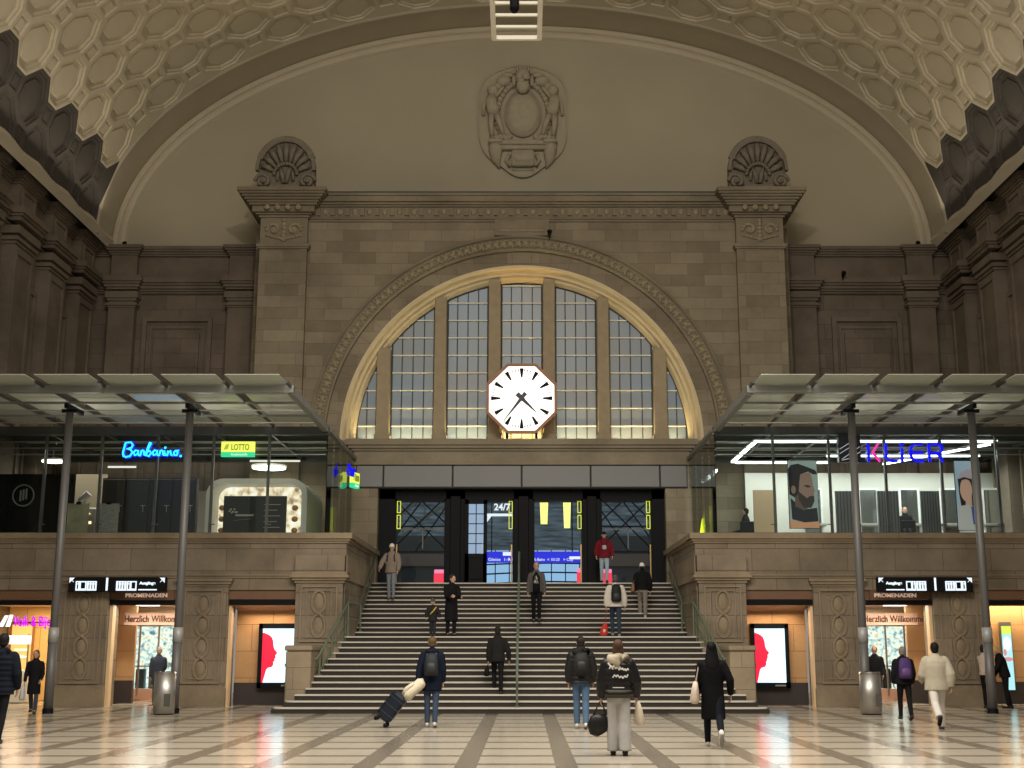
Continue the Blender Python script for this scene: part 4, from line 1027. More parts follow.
# direction signs
for s, nm in ((-1, 'left'), (1, 'right')):
    (x0, z1), (x1, z0) = (at(69, 577, 35.55), at(165.5, 591.8, 35.55)) if s < 0 else (at(877, 577, 35.55), at(973.5, 591.8, 35.55))
    d = empty('direction_sign', (x0, 35.55, z0)); tag(d, 'long black direction sign with white pictograms on the arcade wall, %s of the stairs' % nm, 'sign', 'direction signs')
    W_, H_ = x1-x0, z1-z0
    c = MB().use(M['black']); c.bbox(0, W_, 0, .16, 0, H_, .01); c.build('board', d)
    c = MB().use(M['steel']); c.box(.4, .46, .16, .45, H_*.5, H_*.6); c.box(W_-.46, W_-.4, .16, .45, H_*.5, H_*.6); c.build('bracket', d)
    wg2 = glow('sign_white', (.80, .92, 1), 1.15); dk = M['black']
    U = lambda u: (u*W_) if s < 0 else (W_-u*W_)
    def bxx(mb, u0, u1, v0, v1, y0, y1): a, b_ = sorted((U(u0), U(u1))); mb.box(a, b_, y0, y1, v0*H_, v1*H_)
    for (u0, u1) in ((.075, .185), (.19, .29), (.49, .595), (.60, .70)):
        c = MB().use(wg2); bxx(c, u0, u1, .08, .72, -.012, 0); pg = c.build('pictogram', d)
        c = MB().use(dk); um = (u0+u1)/2
        if u0 in (.075, .60): bxx(c, um, u1-.012, .22, .64, -.016, -.012); bxx(c, u0+.015, u0+.028, .2, .5, -.016, -.012); c.ball((U(u0+.022), -.014, .6*H_), (.02, .006, .02), 8, 5)
        else:
            for q in range(3): xq = u0+.02+.028*q; bxx(c, xq, xq+.009, .2, .5, -.016, -.012); c.ball((U(xq+.005), -.014, .6*H_), (.018, .006, .018), 8, 5)
        c.build('symbol', pg)
    c = MB().use(wg2); bxx(c, .385, .405, .08, .95, -.012, 0); c.build('divider', d)
    c = MB().use(wg2); bxx(c, .72, .91, .10, .18, -.012, 0); c.build('underline', d)
    text('Ausgänge', .11, (U(.73) if s < 0 else U(.91), -.012, H_*.5), wg2, d, bold=.004, sx=1.05)
    for uu, sg in ((.035, -1), (.96, 1)):
        c = MB().use(wg2); xx = U(uu); zz = .78*H_; c.bar((xx-.05, -.006, zz-.05*sg*(1 if s < 0 else -1)*1), (xx+.05, -.006, zz+.05*sg*(1 if s < 0 else -1)), .045, .01)
        c.prism([(xx-.07, zz+.07), (xx+.07, zz+.07), (xx+(.07 if sg*(1 if s < 0 else -1) > 0 else -.07), zz-.07)], -.012, 0); c.build('arrow', d)

# outer openings: warm shops
sh1 = MB().use(planks('golden_shop_wall', (.80, .55, .24), (.74, .49, .20), .9, 1.1)); sh1.box(-16, -12.6, 40.2, 40.3, 0, 3.1)
sh1.use(mat('shop_ceiling_cream', (.75, .62, .45), .6)); sh1.box(-16, -12.8, 36.9, 40.2, 2.85, 2.95); sh1.use(M['wood']); sh1.box(-12.8, -12.7, 36.9, 40.2, 0, 3)
struct(sh1, 'wall_bakery', 'golden timber shop interior in the leftmost opening')
ds = empty('lit_door_panel', (at(20, 650, 40)[0], 40.1, 0)); tag(ds, 'glowing honey-coloured framed panel at the back of the leftmost shop', 'panel')
c = MB().use(glow('honey_glow', (1, .62, .18), .75, (.5, .3, .1))); c.box(-.32, .32, -.02, 0, .9, 2.3); c.build('lit_panel', ds)
c = MB().use(mat('caramel_frame', (.35, .16, .06), .5)); panel(c, -.38, .38, .84, 2.36, 0, .06, .06); c.build('frame', ds)
c = MB().use(glow('panel_glint', (1, .9, .6), 1.6)); c.box(-.2, .2, -.05, -.03, 1.5, 1.56); c.box(-.2, .2, -.05, -.03, 1.3, 1.34); c.build('shelf_lights', ds)
xa, za = at(13, 626, 37.2)
pk = empty('magenta_shop_sign', (xa, 37.2, za)); tag(pk, 'magenta illuminated shop lettering in the leftmost opening', 'sign')
mg = glow('magenta_glow', (.80, .0, .95), 1.0, (.02, 0, .02))
text("Volk & Bijou", .40, (0, 0, 0), mg, pk, bold=.008, sx=.60)
c = MB().use(glow('white_emblem_glow', (1, 1, 1), 1.3)); c.prism([(-.42, -.02), (-.30, -.02), (-.16, .30), (-.26, .30)], 0, .04); c.prism([(-.22, -.02), (-.10, -.02), (-.03, .32), (-.12, .32)], 0, .04); c.build('white_emblem', pk)
c = MB().use(M['steel']); c.box(-.6, 1.5, .06, .09, .08, .12); c.build('mounting_rail', pk)
ctr = empty('shop_counter', (-15.2, 38.2, 0)); tag(ctr, 'pale counter with bright display at the left edge of the picture', 'counter')
c = MB().use(M['walls_white']); c.bbox(-.7, .7, 0, .7, 0, .95, .03); c.build('body', ctr); c = MB().use(glow('counter_white', (1, .95, .85), 1.6)); c.box(-.6, .7, -.02, 0, 1.7, 1.95); c.box(-.6, .5, -.02, 0, 1.3, 1.38); c.build('lit_shelf', ctr)
c = MB().use(M['stainless']); c.box(-.62, -.58, 0, .05, .9, 2.0); c.box(.6, .64, 0, .05, .9, 2.0); c.build('uprights', ctr)
w = MB().use(M['wood']); w.box(12.7, 16, 38.0, 38.1, .62, 3.0); w.use(M['baseboard']); w.box(12.7, 16, 37.95, 38.1, 0, .62); w.use(soffit); w.box(12.7, 16, 36.9, 38.1, 2.85, 2.95)
struct(w, 'wall_right_shop', 'maple wall with dark plinth behind the rightmost opening')
(x0, z1), (x1, z0) = at(1000, 622, 37.8), at(1016, 690, 37.8)
p = empty('vertical_light_box', ((x0+x1)/2, 37.8, z0)); tag(p, 'narrow turquoise light box poster with a yellow-green head panel in the rightmost opening', 'poster')
w_, h_ = (x1-x0)/2, z1-z0
c = MB().use(M['steel']); c.box(-w_, w_, 0, .15, 0, h_); c.build('case', p)
c = MB().use(glow('turquoise_glow', (.45, .85, .9), 1.0)); c.box(-w_+.02, w_-.02, -.01, 0, 0, h_*.82); tq = c.build('picture', p)
c = MB().use(glow('lime_glow', (.75, .95, .1), 1.0)); c.box(-w_+.02, w_-.02, -.012, 0, h_*.82, h_*.94); c.build('head_panel', p)
c = MB().use(glow('cream_glow', (.9, .98, .95), 1.1)); c.ball((0, -.01, h_*.68), (.12, .01, .2), 12, 8); c.build('white_shape', tq)
c = MB().use(glow('coral_glow', (.8, .3, .3), .9)); c.ball((0, -.015, h_*.45), (.15, .01, .06), 10, 6); c.ball((-.08, -.015, h_*.55), (.05, .01, .1), 10, 6); c.build('coral_shape', tq)

# ------------------------------------------------------------------ right pavilion: hair salon
def P2(x, y, Y): return at(x, y, Y)
w = MB().use(M['walls_white']); w.box(7.45, 16, 41.95, 42.05, ZF, 7.3)
struct(w, 'wall_salon', 'bright white back wall of the salon pavilion')
def salon_lamp(p0, p1, lb):
    a, b_ = Vector(p0), Vector(p1); o = empty('strip_lamp', a); tag(o, lb, 'lamp', 'salon strip lamps')
    c = MB().use(glow('strip_white', (.95, 1, .98), 5)); c.bar((0, 0, 0), b_-a, .10, .05); c.build('diffuser', o)
    c = MB().use(M['walls_white']); c.bar((0, 0, .05), b_-a+Vector((0, 0, .05)), .14, .05); c.build('housing', o)
salon_lamp((7.0, 37.3, 7.62), (14.2, 37.3, 7.62), 'front white strip lamp under the salon roof, just behind the glass')
salon_lamp((7.0, 37.3, 7.62), (7.0, 41.6, 7.62), 'white strip lamp running back from the salon glass, nearest the stairs')
salon_lamp((7.1, 41.6, 7.6), (10.2, 41.6, 7.6), 'rear white strip lamp above the brown dividers of the salon')
salon_lamp((9.6, 39.4, 7.5), (14.4, 39.4, 7.5), 'middle white strip lamp behind the blue salon lettering')
salon_lamp((14.0, 37.4, 7.55), (12.0, 41.6, 7.55), 'slanting white strip lamp near the woman poster')
salon_lamp((5.95, 38.4, 6.9), (5.95, 41.2, 6.9), 'short white strip lamp along the side glass of the salon')
for k, xq in enumerate((812, 868, 909, 949, 992)):
    xx_, _ = P2(xq, 500, 41.2); o = empty('styling_mirror', (xx_, 41.2, ZF)); tag(o, 'tall pale-framed salon mirror by the back wall, %s of the five from the left' % ('first', 'second', 'third', 'fourth', 'fifth')[k], 'mirror', 'salon mirrors')
    c = MB().use(M['white']); panel(c, -.33, .33, .1, 1.95, 0, .06, .05); c.build('frame', o); c = MB().use(mat('mirror_glass', (.55, .60, .58), .08, .9)); c.box(-.27, .27, -.02, 0, .16, 1.89); c.build('glass', o); c = MB().use(M['grey_shop']); c.bbox(-.38, .38, -.3, 0, .7, .78, .01); c.build('shelf', o)
def divider(x0, x1, y0, Y, m_, lb, slats=0):
    a, zt = P2(x0, y0, Y); b_, _ = P2(x1, y0, Y); o = empty('room_divider', ((a+b_)/2, Y, ZF)); tag(o, lb, 'room divider'); w_ = (b_-a)/2
    c = MB().use(m_); c.box(-w_, w_, 0, .06, .05, zt-ZF); c.build('panel', o)
    if slats:
        c = MB().use(mat('dark_slat', (.05, .05, .05), .5))
        for k in range(slats): x = -w_+2*w_*(k+.5)/slats; c.box(x-.012, x+.012, -.02, 0, .05, zt-ZF)
        c.build('slats', o)
    c = MB().use(M['stainless']); c.box(-w_, w_, -.02, .08, 0, .05); c.build('foot', o)
divider(753, 775.5, 490, 39.0, mat('light_oak_board', (.50, .36, .22), .5), 'pale oak salon divider left of the bearded man poster')
for (a, b_, lb) in ((835, 858, 'grey slatted divider behind the inner right column'), (877, 898, 'grey slatted divider below the letter L of the blue sign'), (920, 939, 'grey slatted divider below the letter E of the blue sign')):
    divider(a, b_, 491, 38.5, mat('grey_divider', (.14, .14, .14), .5), lb, 7)
# portrait posters
def portrait(x0, x1, y0, y1, Y, lb, layers, nm='portrait_poster'):
    (a, zt), (b_, zb) = P2(x0, y0, Y), P2(x1, y1, Y); o = empty(nm, (a, Y, zb)); tag(o, lb, 'poster'); W_, H_ = b_-a, zt-zb
    c = MB().use(M['frame_dark']); c.box(-.015, W_+.015, .01, .05, -.015, H_+.015); c.build('backing', o)
    first = None
    for k, (m_, poly, n_) in enumerate(layers):
        c = MB().use(m_); c.prism([(u*W_, (1-v)*H_) for u, v in poly], -.002*k, .01); p_ = c.build(n_, first or o); first = first or p_
    return o
pm = lambda n_, col, e=.35: mat(n_, col, .6, emit=col, estr=e)
full = [(0, 0), (1, 0), (1, 1), (0, 1)]
el_ = lambda cx_, cy_, rx, ry, n=20: [(cx_+rx*math.cos(2*PI*k/n), cy_+ry*math.sin(2*PI*k/n)) for k in range(n)]
portrait(787.5, 819.5, 461, 528, 37.5, 'tall poster of a dark-haired bearded man in profile in the salon window', [
    (pm('poster_sage', (.30, .38, .36)), full, 'picture'),
    (pm('poster_shirt', (.012, .014, .02)), [(.05, .55), (.3, .66), (.6, .72), (.95, .70), (.98, .90), (.6, .93), (.08, .87)], 'dark_shirt'),
    (pm('poster_neck', (.10, .07, .055)), [(.2, .45), (.7, .5), (.75, .68), (.5, .74), (.2, .68)], 'neck'),
    (pm('poster_skin', (.26, .17, .13)), [(.35, .2), (.75, .17), (.82, .26), (.84, .36), (.9, .45), (.86, .48), (.86, .56), (.75, .66), (.5, .64), (.32, .5)], 'face'),
    (pm('poster_hair', (.012, .012, .014)), [(.0, .12), (.1, .06), (.35, .04), (.6, .08), (.95, .14), (1, .2), (.85, .2), (.7, .16), (.42, .2), (.38, .3), (.34, .48), (.2, .55), (.02, .5)], 'hair'),
    (pm('poster_beard', (.03, .024, .022)), [(.32, .45), (.45, .5), (.62, .56), (.7, .53), (.86, .52), (.87, .6), (.76, .7), (.5, .7), (.33, .58)], 'beard'),
    (pm('poster_hair2', (.02, .018, .02)), [(.5, .37), (.66, .36), (.78, .39), (.66, .4)], 'eyebrow'),
    (pm('poster_skin2', (.25, .15, .12)), el_(.16, .43, .08, .06), 'ear'),
    (pm('poster_peach', (.55, .28, .16)), [(0, .88), (.5, .92), (1, .90), (1, 1), (0, 1)], 'shoulder')])
portrait(954, 984, 461, 530, 37.5, 'tall poster of a young woman in a pale beret behind the outer right column', [
    (pm('poster_sky', (.36, .48, .58)), full, 'picture'),
    (pm('poster_hair3', (.02, .014, .014)), [(.1, .25), (.75, .22), (.85, .6), (.7, .75), (.2, .75), (.12, .5)], 'hair'),
    (pm('poster_skin3', (.58, .36, .27)), el_(.40, .42, .24, .17), 'face'),
    (pm('poster_skin3', (.58, .36, .27)), [(.35, .5), (.6, .5), (.6, .66), (.35, .66)], 'neck'),
    (pm('poster_beret', (.45, .36, .40)), [(.1, .28), (.2, .18), (.5, .12), (.85, .16), (.95, .26), (.6, .27), (.3, .24)], 'beret'),
    (pm('poster_brim', (.02, .02, .03)), [(.08, .27), (.35, .235), (.7, .27), (.72, .3), (.4, .265), (.1, .3)], 'brim'),
    (pm('poster_coat', (.48, .47, .45)), [(.05, .66), (.35, .64), (.7, .66), (1, .8), (1, 1), (0, 1)], 'coat'),
    (pm('poster_blue', (.03, .06, .30)), [(.55, .66), (.7, .66), (.72, .92), (.6, .92)], 'blue_scarf')])
# KLIER sign
kb = glow('sign_blue', (.002, .003, .78), 1.0, (0, 0, .01)); kp = glow('sign_magenta', (.85, .03, .38), 1.0)
(xa, zt), (xb, zb) = at(865.5, 443, 36.2), at(944.5, 462, 36.2)
ks = empty('salon_sign', (xa, 36.2, zb)); tag(ks, 'large blue illuminated KLIER lettering with a magenta K arm on the right pavilion', 'sign')
W_, H_ = xb-xa, zt-zb
def stroke(name, pts, m_, th=.075, par=None):
    c = MB().use(m_); P_ = [Vector((u*W_, 0, v*H_)) for u, v in pts]
    for a, b_ in zip(P_, P_[1:]): c.bar(a, b_, .06, th) if abs((b_-a).normalized().z) < .01 else c.bar(a, b_, th, .06)
    for p in P_[1:-1]: c.tube([p+Vector((0, -.03, 0)), p+Vector((0, .03, 0))], th/2, 12)
    return c.build(name, par or ks)
stroke('letter_k', [(.03, 0), (.03, 1)], kb); stroke('letter_k_arm', [(.165, .98), (.085, .5), (.175, .02)], kp)
stroke('letter_l', [(.255, 1), (.255, .28), (.28, .1), (.32, .05), (.40, .05)], kb)
stroke('letter_i', [(.46, 0), (.46, .72)], kb); c = MB().use(kb); c.bbox(.46*W_-.06, .46*W_+.06, -.03, .03, H_*.82, H_*1.0, .01); c.build('letter_i_dot', ks)
stroke('letter_e', [(.74, .95), (.64, .95), (.585, .80), (.565, .5), (.585, .2), (.64, .05), (.74, .05)], kb); stroke('letter_e_bar', [(.57, .5), (.73, .5)], kb)
stroke('letter_r', [(.81, 0), (.81, .95), (.93, .95), (.975, .85), (.975, .6), (.93, .46), (.82, .46)], kb); stroke('letter_r_leg', [(.915, .46), (.985, 0)], kb)
c = MB().use(M['stainless']); c.box(0, W_, .08, .11, .1, .13); c.box(0, W_, .08, .11, H_-.13, H_-.1)
for u in (.03, .46, .81): c.box(u*W_-.02, u*W_+.02, .02, .3, H_*.5, H_*.55)
c.build('mounting_rail', ks)
(xa, zt), (xb, zb) = at(838, 434, 36.2), at(861.5, 462, 36.2)
lo_ = empty('logo_box', (xa, 36.2, zb)); tag(lo_, 'square black logo box with white diagonal strokes, partly behind the inner right column', 'sign'); W_, H_ = xb-xa, zt-zb
c = MB().use(mat('navy_black_panel', (.01, .012, .025), .4)); c.bbox(0, W_, 0, .25, 0, H_, .01); c.build('box', lo_)
c = MB().use(glow('logo_white', (.8, .82, .85), .7))
for (p, q, t_) in (((.04, .46), (.62, .74), .13), ((.12, .10), (.95, .54), .07), ((.04, .30), (.5, .52), .07), ((.45, .10), (.96, .36), .07), ((.12, .06), (.42, .12), .04)):
    c.bar((p[0]*W_, -.006, p[1]*H_), (q[0]*W_, -.006, q[1]*H_), t_, .012)
c.build('diagonal_strokes', lo_)

# yellow banners in the side glass of both pavilions
for s, nm, x in ((-1, 'left', -5.9), (1, 'right', 5.85)):
    o = empty('yellow_banner', (x, 39.6, ZF)); tag(o, 'bright yellow upright light banner behind the side glass of the %s pavilion' % nm, 'banner')
    yg = glow('banner_yellow', (.85, .95, .02), 1.1)
    c = MB().use(yg)
    c.prism([(-.12, .2), (.12, .2), (.12, 1.15), (-.10, 1.15)] if s < 0 else [(-.10, .1), (.12, .1), (.10, 1.15), (-.02, 1.2)], -.03, .03); c.build('banner', o)
    if s > 0: c = MB().use(yg); c.prism([(-.32, .1), (-.20, .1), (-.12, 1.1), (-.2, .8)], -.03, .03); c.build('second_blade', o)
    c = MB().use(M['steel']); c.cyl(0, .05, 0, 1.3, .02, 8); c.box(-.2, .2, -.1, .15, 0, .03); c.build('stand', o)

# ------------------------------------------------------------------ left pavilion
w = MB().use(M['grey_shop']); w.box(-16, -5.9, 43.6, 43.75, ZF, 6.9)
w.use(mat('beige_shop_wall', (.45, .38, .28), .7)); w.box(-16, -13.2, 40.0, 40.1, ZF, 7.0)
struct(w, 'wall_left_gallery', 'grey-beige back wall of the left pavilion shops')
(xa, zt), (xb, _) = at(-16, 474, 37.3), at(75, 474, 37.3)
o = empty('black_partition', (xa, 37.3, ZF)); tag(o, 'black partition with a round white outline emblem in the left pavilion', 'partition'); W_, H_ = xb-xa, zt-ZF
c = MB().use(mat('gloss_black_panel', (.006, .008, .010), .12)); c.box(0, W_, 0, .12, 0, H_); c.build('panel', o)
cx_, cz_ = at(23.5, 495.5, 37.3); c = MB().use(mat('grey_emblem', (.35, .35, .35), .5)); pts = [(cx_-xa+.31*math.cos(2*PI*k/32), -.01, cz_-ZF+.31*math.sin(2*PI*k/32)) for k in range(33)]; c.tube(pts, .02, 6, (0, 1, 0)); 
for k in range(3): c.box(cx_-xa-.11+.085*k, cx_-xa-.06+.085*k, -.012, 0, cz_-ZF-.17+.03*k, cz_-ZF+.15+.03*k)
c.build('round_emblem', o)
(xa, zt), (xb, _) = at(103, 478, 38.5), at(197, 478, 38.5)
o = empty('dark_cabinet_row', (xa, 38.5, ZF)); tag(o, 'row of dark tall cabinet doors below the blue neon sign', 'cabinet'); W_, H_ = xb-xa, zt-ZF
c = MB().use(mat('blue_black_door', (.014, .018, .025), .35)); c.box(0, W_, .02, .3, 0, H_); c.build('carcass', o)
for k in range(4):
    c = MB().use(mat('cabinet_leaf_%d' % k, [(.016, .014, .013), (.02, .026, .03), (.012, .018, .03), (.018, .022, .028)][k], .35)); c.bbox(W_*k/4+.02, W_*(k+1)/4-.02, -.02, .02, .04, H_-.04, .01); dd = c.build('door', o)
    c = MB().use(M['stainless']); c.bar((W_*(k+1)/4-.22, -.05, H_*.56), (W_*(k+1)/4-.08, -.05, H_*.56), .022); c.bar((W_*(k+1)/4-.15, -.05, H_*.56), (W_*(k+1)/4-.15, -.02, H_*.46), .02); c.build('handle', dd)
for (a, b_, lb, sc) in ((68, 89.5, 'cream and yellow poster board on the floor beside the black partition', 3), (98.5, 119, 'grey speckled poster board below the dark cabinets', 12)):
    (xa, zt), (xb, _) = at(a, 503.5, 36.9), at(b_, 503.5, 36.9); o = empty('poster_board', ((xa+xb)/2, 36.9, ZF)); tag(o, lb, 'poster board'); w_, h_ = (xb-xa)/2, zt-ZF
    c = MB().use(mat('poster_print_%d' % sc, (.40, .38, .27) if sc == 3 else (.34, .34, .33), .6, noise=.6, scale=sc)); c.box(-w_, w_, 0, .03, .04, h_); c.build('board', o)
    c = MB().use(M['black']); c.bbox(-.07, .07, -.03, .05, h_-.03, h_+.05, .01); c.build('clip', o); c = MB().use(M['steel']); c.box(-w_*.8, w_*.8, -.05, .2, 0, .04); c.build('foot', o)
# espresso machine / bright counter behind
(xa, zt) = at(84, 484, 38.2); o = empty('espresso_machine', (xa, 38.2, ZF)); tag(o, 'shiny machine with warm lit front between the two poster boards', 'machine')
c = MB().use(M['stainless']); c.bbox(-.35, .45, 0, .5, .1, 1.0, .05); c.tube([(-.1, .2, 1.0), (-.1, .2, 1.25), (.1, .2, 1.45)], .12, 12); c.build('body', o, False); c = MB().use(glow('warm_display', (1, .75, .4), 1.6)); c.bar((-.1, -.02, 1.0), (.25, -.02, .8), .09, .02); c.box(.1, .3, -.02, 0, .5, .58); c.build('display', o); c = MB().use(M['black']); c.bbox(-.4, .5, -.02, .5, 0, .12, .01); c.build('foot', o)
# Barbarino neon script
(xa, zt), (xb, zb) = at(121.5, 442, 36.2), at(181.5, 457, 36.2); W_, H_ = xb-xa, zt-zb
nb_ = empty('neon_sign', (xa, 36.2, zb)); tag(nb_, 'bright blue neon handwriting Barbarino. on the left pavilion', 'sign')
neon = glow('neon_cyan', (.02, .62, 1.0), 2.2); halo = glow('neon_blue', (.0, .03, 1.0), 1.3)
def a_(x): return [(x+.075, .40), (x+.03, .45), (x, .3), (x+.02, .12), (x+.06, .18), (x+.08, .42), (x+.075, .15), (x+.10, .1)]
def r_(x): return [(x, .1), (x+.02, .42), (x+.035, .45), (x+.06, .40), (x+.065, .15), (x+.09, .12)]
words_ = [[(.05, .02), (.035, .3), (.07, .95), (.16, .98), (.19, .8), (.17, .62), (.09, .52), (.16, .5), (.19, .3), (.15, .05), (.08, .0), (.04, .12)],
          a_(.21)+r_(.32), [(.40, .12), (.44, .5), (.49, .95), (.47, .98), (.43, .5), (.42, .1), (.46, .05), (.50, .25), (.47, .42), (.44, .35)], a_(.52)+r_(.63)+[(.71, .1), (.72, .42), (.73, .12), (.76, .12)],
          [(.765, .1), (.775, .42), (.785, .3), (.81, .43), (.825, .15), (.85, .12)], [(.90, .42), (.87, .3), (.88, .12), (.92, .12), (.935, .3), (.90, .44), (.95, .42)]]
for wd in words_:
    P_ = [Vector((u*W_, 0, v*H_)) for u, v in wd]
    c = MB().use(neon); c.tube(P_, .026, 6, (0, 1, 0)); c.build('neon_stroke', nb_)
for (u, v) in ((.985, .06), (.725, .62)): c = MB().use(neon); c.ball((u*W_, 0, v*H_), .035, 8, 6); c.build('neon_dot', nb_)
c = MB().use(halo)  # wider glowing strokes draw the halo around the neon
for wd in words_:
    P_ = [Vector((u*W_, .05, v*H_)) for u, v in wd]; c.tube(P_, .055, 6, (0, 1, 0))
c.build('blue_halo', nb_); c = MB().use(M['steel']); c.box(0, W_, .12, .15, H_*.3, H_*.36); c.build('mounting_rail', nb_)
# LOTTO sign
def lotto(x, Y, z, W_, H_, rz, lb):
    o = empty('lotto_sign', (x, Y, z), rz); tag(o, lb, 'sign')
    c = MB().use(glow('lotto_yellow', (.85, .92, .12), 1.05)); c.box(0, W_, 0, .12, H_*.3, H_); c.build('yellow_panel', o)
    c = MB().use(glow('lotto_green', (.03, .75, .32), .9)); c.box(0, W_, 0, .12, 0, H_*.3); c.build('green_panel', o)
    text('LOTTO', H_*.55, (W_*.30, -.012, H_*.44), glow('lotto_ink', (.35, .45, .02), .5), o, bold=.004, sx=.30*W_/H_*1.0); text('Annahmestelle', H_*.22, (W_*.3, -.012, H_*.07), glow('lotto_white', (.7, 1, .8), .9), o, sx=.38*W_/H_)
    c = MB().use(glow('lotto_leaf', (.5, .62, .05), .7)); c.prism([(W_*.08, H_*.45), (W_*.2, H_*.5), (W_*.24, H_*.85), (W_*.14, H_*.78)], -.01, 0); c.build('emblem', o); c = MB().use(M['steel']); c.box(W_*.3, W_*.33, .12, .3, H_*.5, H_*.6); c.box(W_*.7, W_*.73, .12, .3, H_*.5, H_*.6); c.build('bracket', o)
(xa, zt), (xb, zb) = at(221.5, 441.5, 36.2), at(254, 456.5, 36.2)
lotto(xa, 36.2, zb, xb-xa, zt-zb, 0, 'yellow and green illuminated LOTTO sign on the front of the left pavilion')
lotto(-5.48, 40.9, 6.70, .5, .5, R(72), 'small yellow and green LOTTO sign projecting from the side glass near the doors')
bl = empty('blue_side_sign', (-5.50, 39.5, 6.93), R(72)); tag(bl, 'short blue neon lettering projecting from the side glass of the left pavilion', 'sign')
text('Bar', .5, (0, 0, 0), kb, bl, bold=.02, shear=.3, sx=.9); c = MB().use(M['steel']); c.bar((0, .05, .1), (.8, .05, .1), .02); c.build('bracket', bl)
# snack kiosk
(xa, zt), (xb, zb) = at(207, 478.5, 38.6), at(306, 530, 38.6); W_, H_ = xb-xa, zt-ZF
kk = empty('snack_kiosk', (xa, 38.6, ZF)); tag(kk, 'rounded white-framed snack kiosk with a black chalk menu board in the left pavilion', 'kiosk')
def rr(x0, x1, z0, z1, r, n=6, bottom=False):
    p = [(x1, z0), (x1, z1-r)]+[(x1-r+r*math.cos(PI/2*k/n), z1-r+r*math.sin(PI/2*k/n)) for k in range(n+1)]+[(x0+r-r*math.sin(PI/2*k/n), z1-r+r*math.cos(PI/2*k/n)) for k in range(n+1)]+[(x0, z0)]
    return p
outr, inn = rr(0, W_, 0, H_, .5), rr(.17, W_-.17, 0, H_-.15, .38)
c = MB().use(mat('kiosk_shell_white', (.52, .53, .50), .4)); n = len(outr)
for k in range(n-1):
    for (y0, y1) in ((0, 0),):
        c.face([(outr[k][0], 0, outr[k][1]), (outr[k+1][0], 0, outr[k+1][1]), (inn[k+1][0], 0, inn[k+1][1]), (inn[k][0], 0, inn[k][1])])
    c.face([(outr[k][0], 0, outr[k][1]), (outr[k+1][0], 0, outr[k+1][1]), (outr[k+1][0], 3, outr[k+1][1]), (outr[k][0], 3, outr[k][1])])
    c.face([(inn[k][0], 0, inn[k][1]), (inn[k+1][0], 0, inn[k+1][1]), (inn[k+1][0], 1, inn[k+1][1]), (inn[k][0], 1, inn[k][1])])
c.build('shell', kk)
c = MB().use(pattern_glow('warm_counter_lights', [(.3, (.25, .15, .08)), (.5, (.9, .75, .5)), (.7, (1, .98, .9))], 5, 1.0)); c.box(.15, W_-.15, .95, 1.0, 0, H_-.12); c.build('lit_interior', kk)
c = MB().use(mat('chalk_board', (.012, .014, .016), .5)); c.box(W_*.18, W_*.80, -.02, .05, 0, H_*.72); bo = c.build('menu_board', kk)
chalk = mat('chalk', (.35, .34, .3), .8)
c = MB().use(chalk)
for k in range(5): zz = H_*(.58-.09*k); c.box(W_*.58, W_*(.74-.03*(k % 2)), -.025, -.02, zz, zz+.018)
for k in range(7): c.ball((W_*(.24+.012*k), -.022, H_*(.48+.03*math.sin(k*2))), (.035, .004, .03), 6, 4)
c.box(W_*.30, W_*.48, -.025, -.02, H_*.40, H_*.43); c.bar((W_*.28, -.022, H_*.33), (W_*.46, -.022, H_*.36), .02, .006); c.build('chalk_drawing', bo)
for k in range(6):
    c = MB().use(mat('bread_%d' % k, (.55, .28, .10), .6)); c.ball((W_*.125+(W_*.73 if k > 2 else 0), .5, H_*(.2+.18*(k % 3))), (.1, .12, .09), 8, 6); c.build('pastry_basket', kk)
for (x, y, Y, r_, lb) in ((269, 468, 40.0, .55, 'oval white ceiling lamp above the snack kiosk'), (53, 461.5, 39.5, .35, 'oval white ceiling lamp above the black partition'), (57, 437, 38.4, .1, 'small white spot lamp near the outer left column')):
    xx, zz = at(x, y, Y); o = empty('disc_lamp', (xx, Y, zz)); tag(o, lb, 'lamp'); c = MB().use(glow('disc_white', (1, .97, .88), 5)); c.cyl(0, 0, -.02, .02, r_*.95, 24); c.build('diffuser', o); c = MB().use(M['white']); c.cyl(0, 0, .02, .08, r_, 24); c.bar((0, 0, .08), (0, 0, 7.7-zz), .02); c.build('housing', o)
o = empty('tube_lamp', at(72, 448, 39.5)[0:1]+(39.5, at(72, 448, 39.5)[1])); tag(o, 'long warm white tube lamp to the left of the blue neon sign', 'lamp')
c = MB().use(glow('tube_warm', (1, .93, .75), 1.8)); c.bar((0, 0, 0), (2.0, 0, 0), .09, .05); c.build('tube', o); c = MB().use(M['steel']); c.bar((0, 0, .05), (2.0, 0, .05), .05); c.build('housing', o)
for (xa_, xb_, y, Y, lb) in ((108, 136, 467, 39.2, 'short pale tube lamp below and left of the blue neon sign'), (250, 300, 461, 41, 'thin pale tube lamp above the right end of the snack kiosk')):
    (p, z) = at(xa_, y, Y); (q, _) = at(xb_, y, Y); o = empty('tube_lamp', (p, Y, z)); tag(o, lb, 'lamp'); c = MB().use(glow('tube_dim', (1, .95, .82), .9)); c.bar((0, 0, 0), (q-p, 0, 0), .05, .05); c.build('tube', o); c = MB().use(M['steel']); c.bar((0, 0, .04), (q-p, 0, .04), .04); c.build('housing', o)
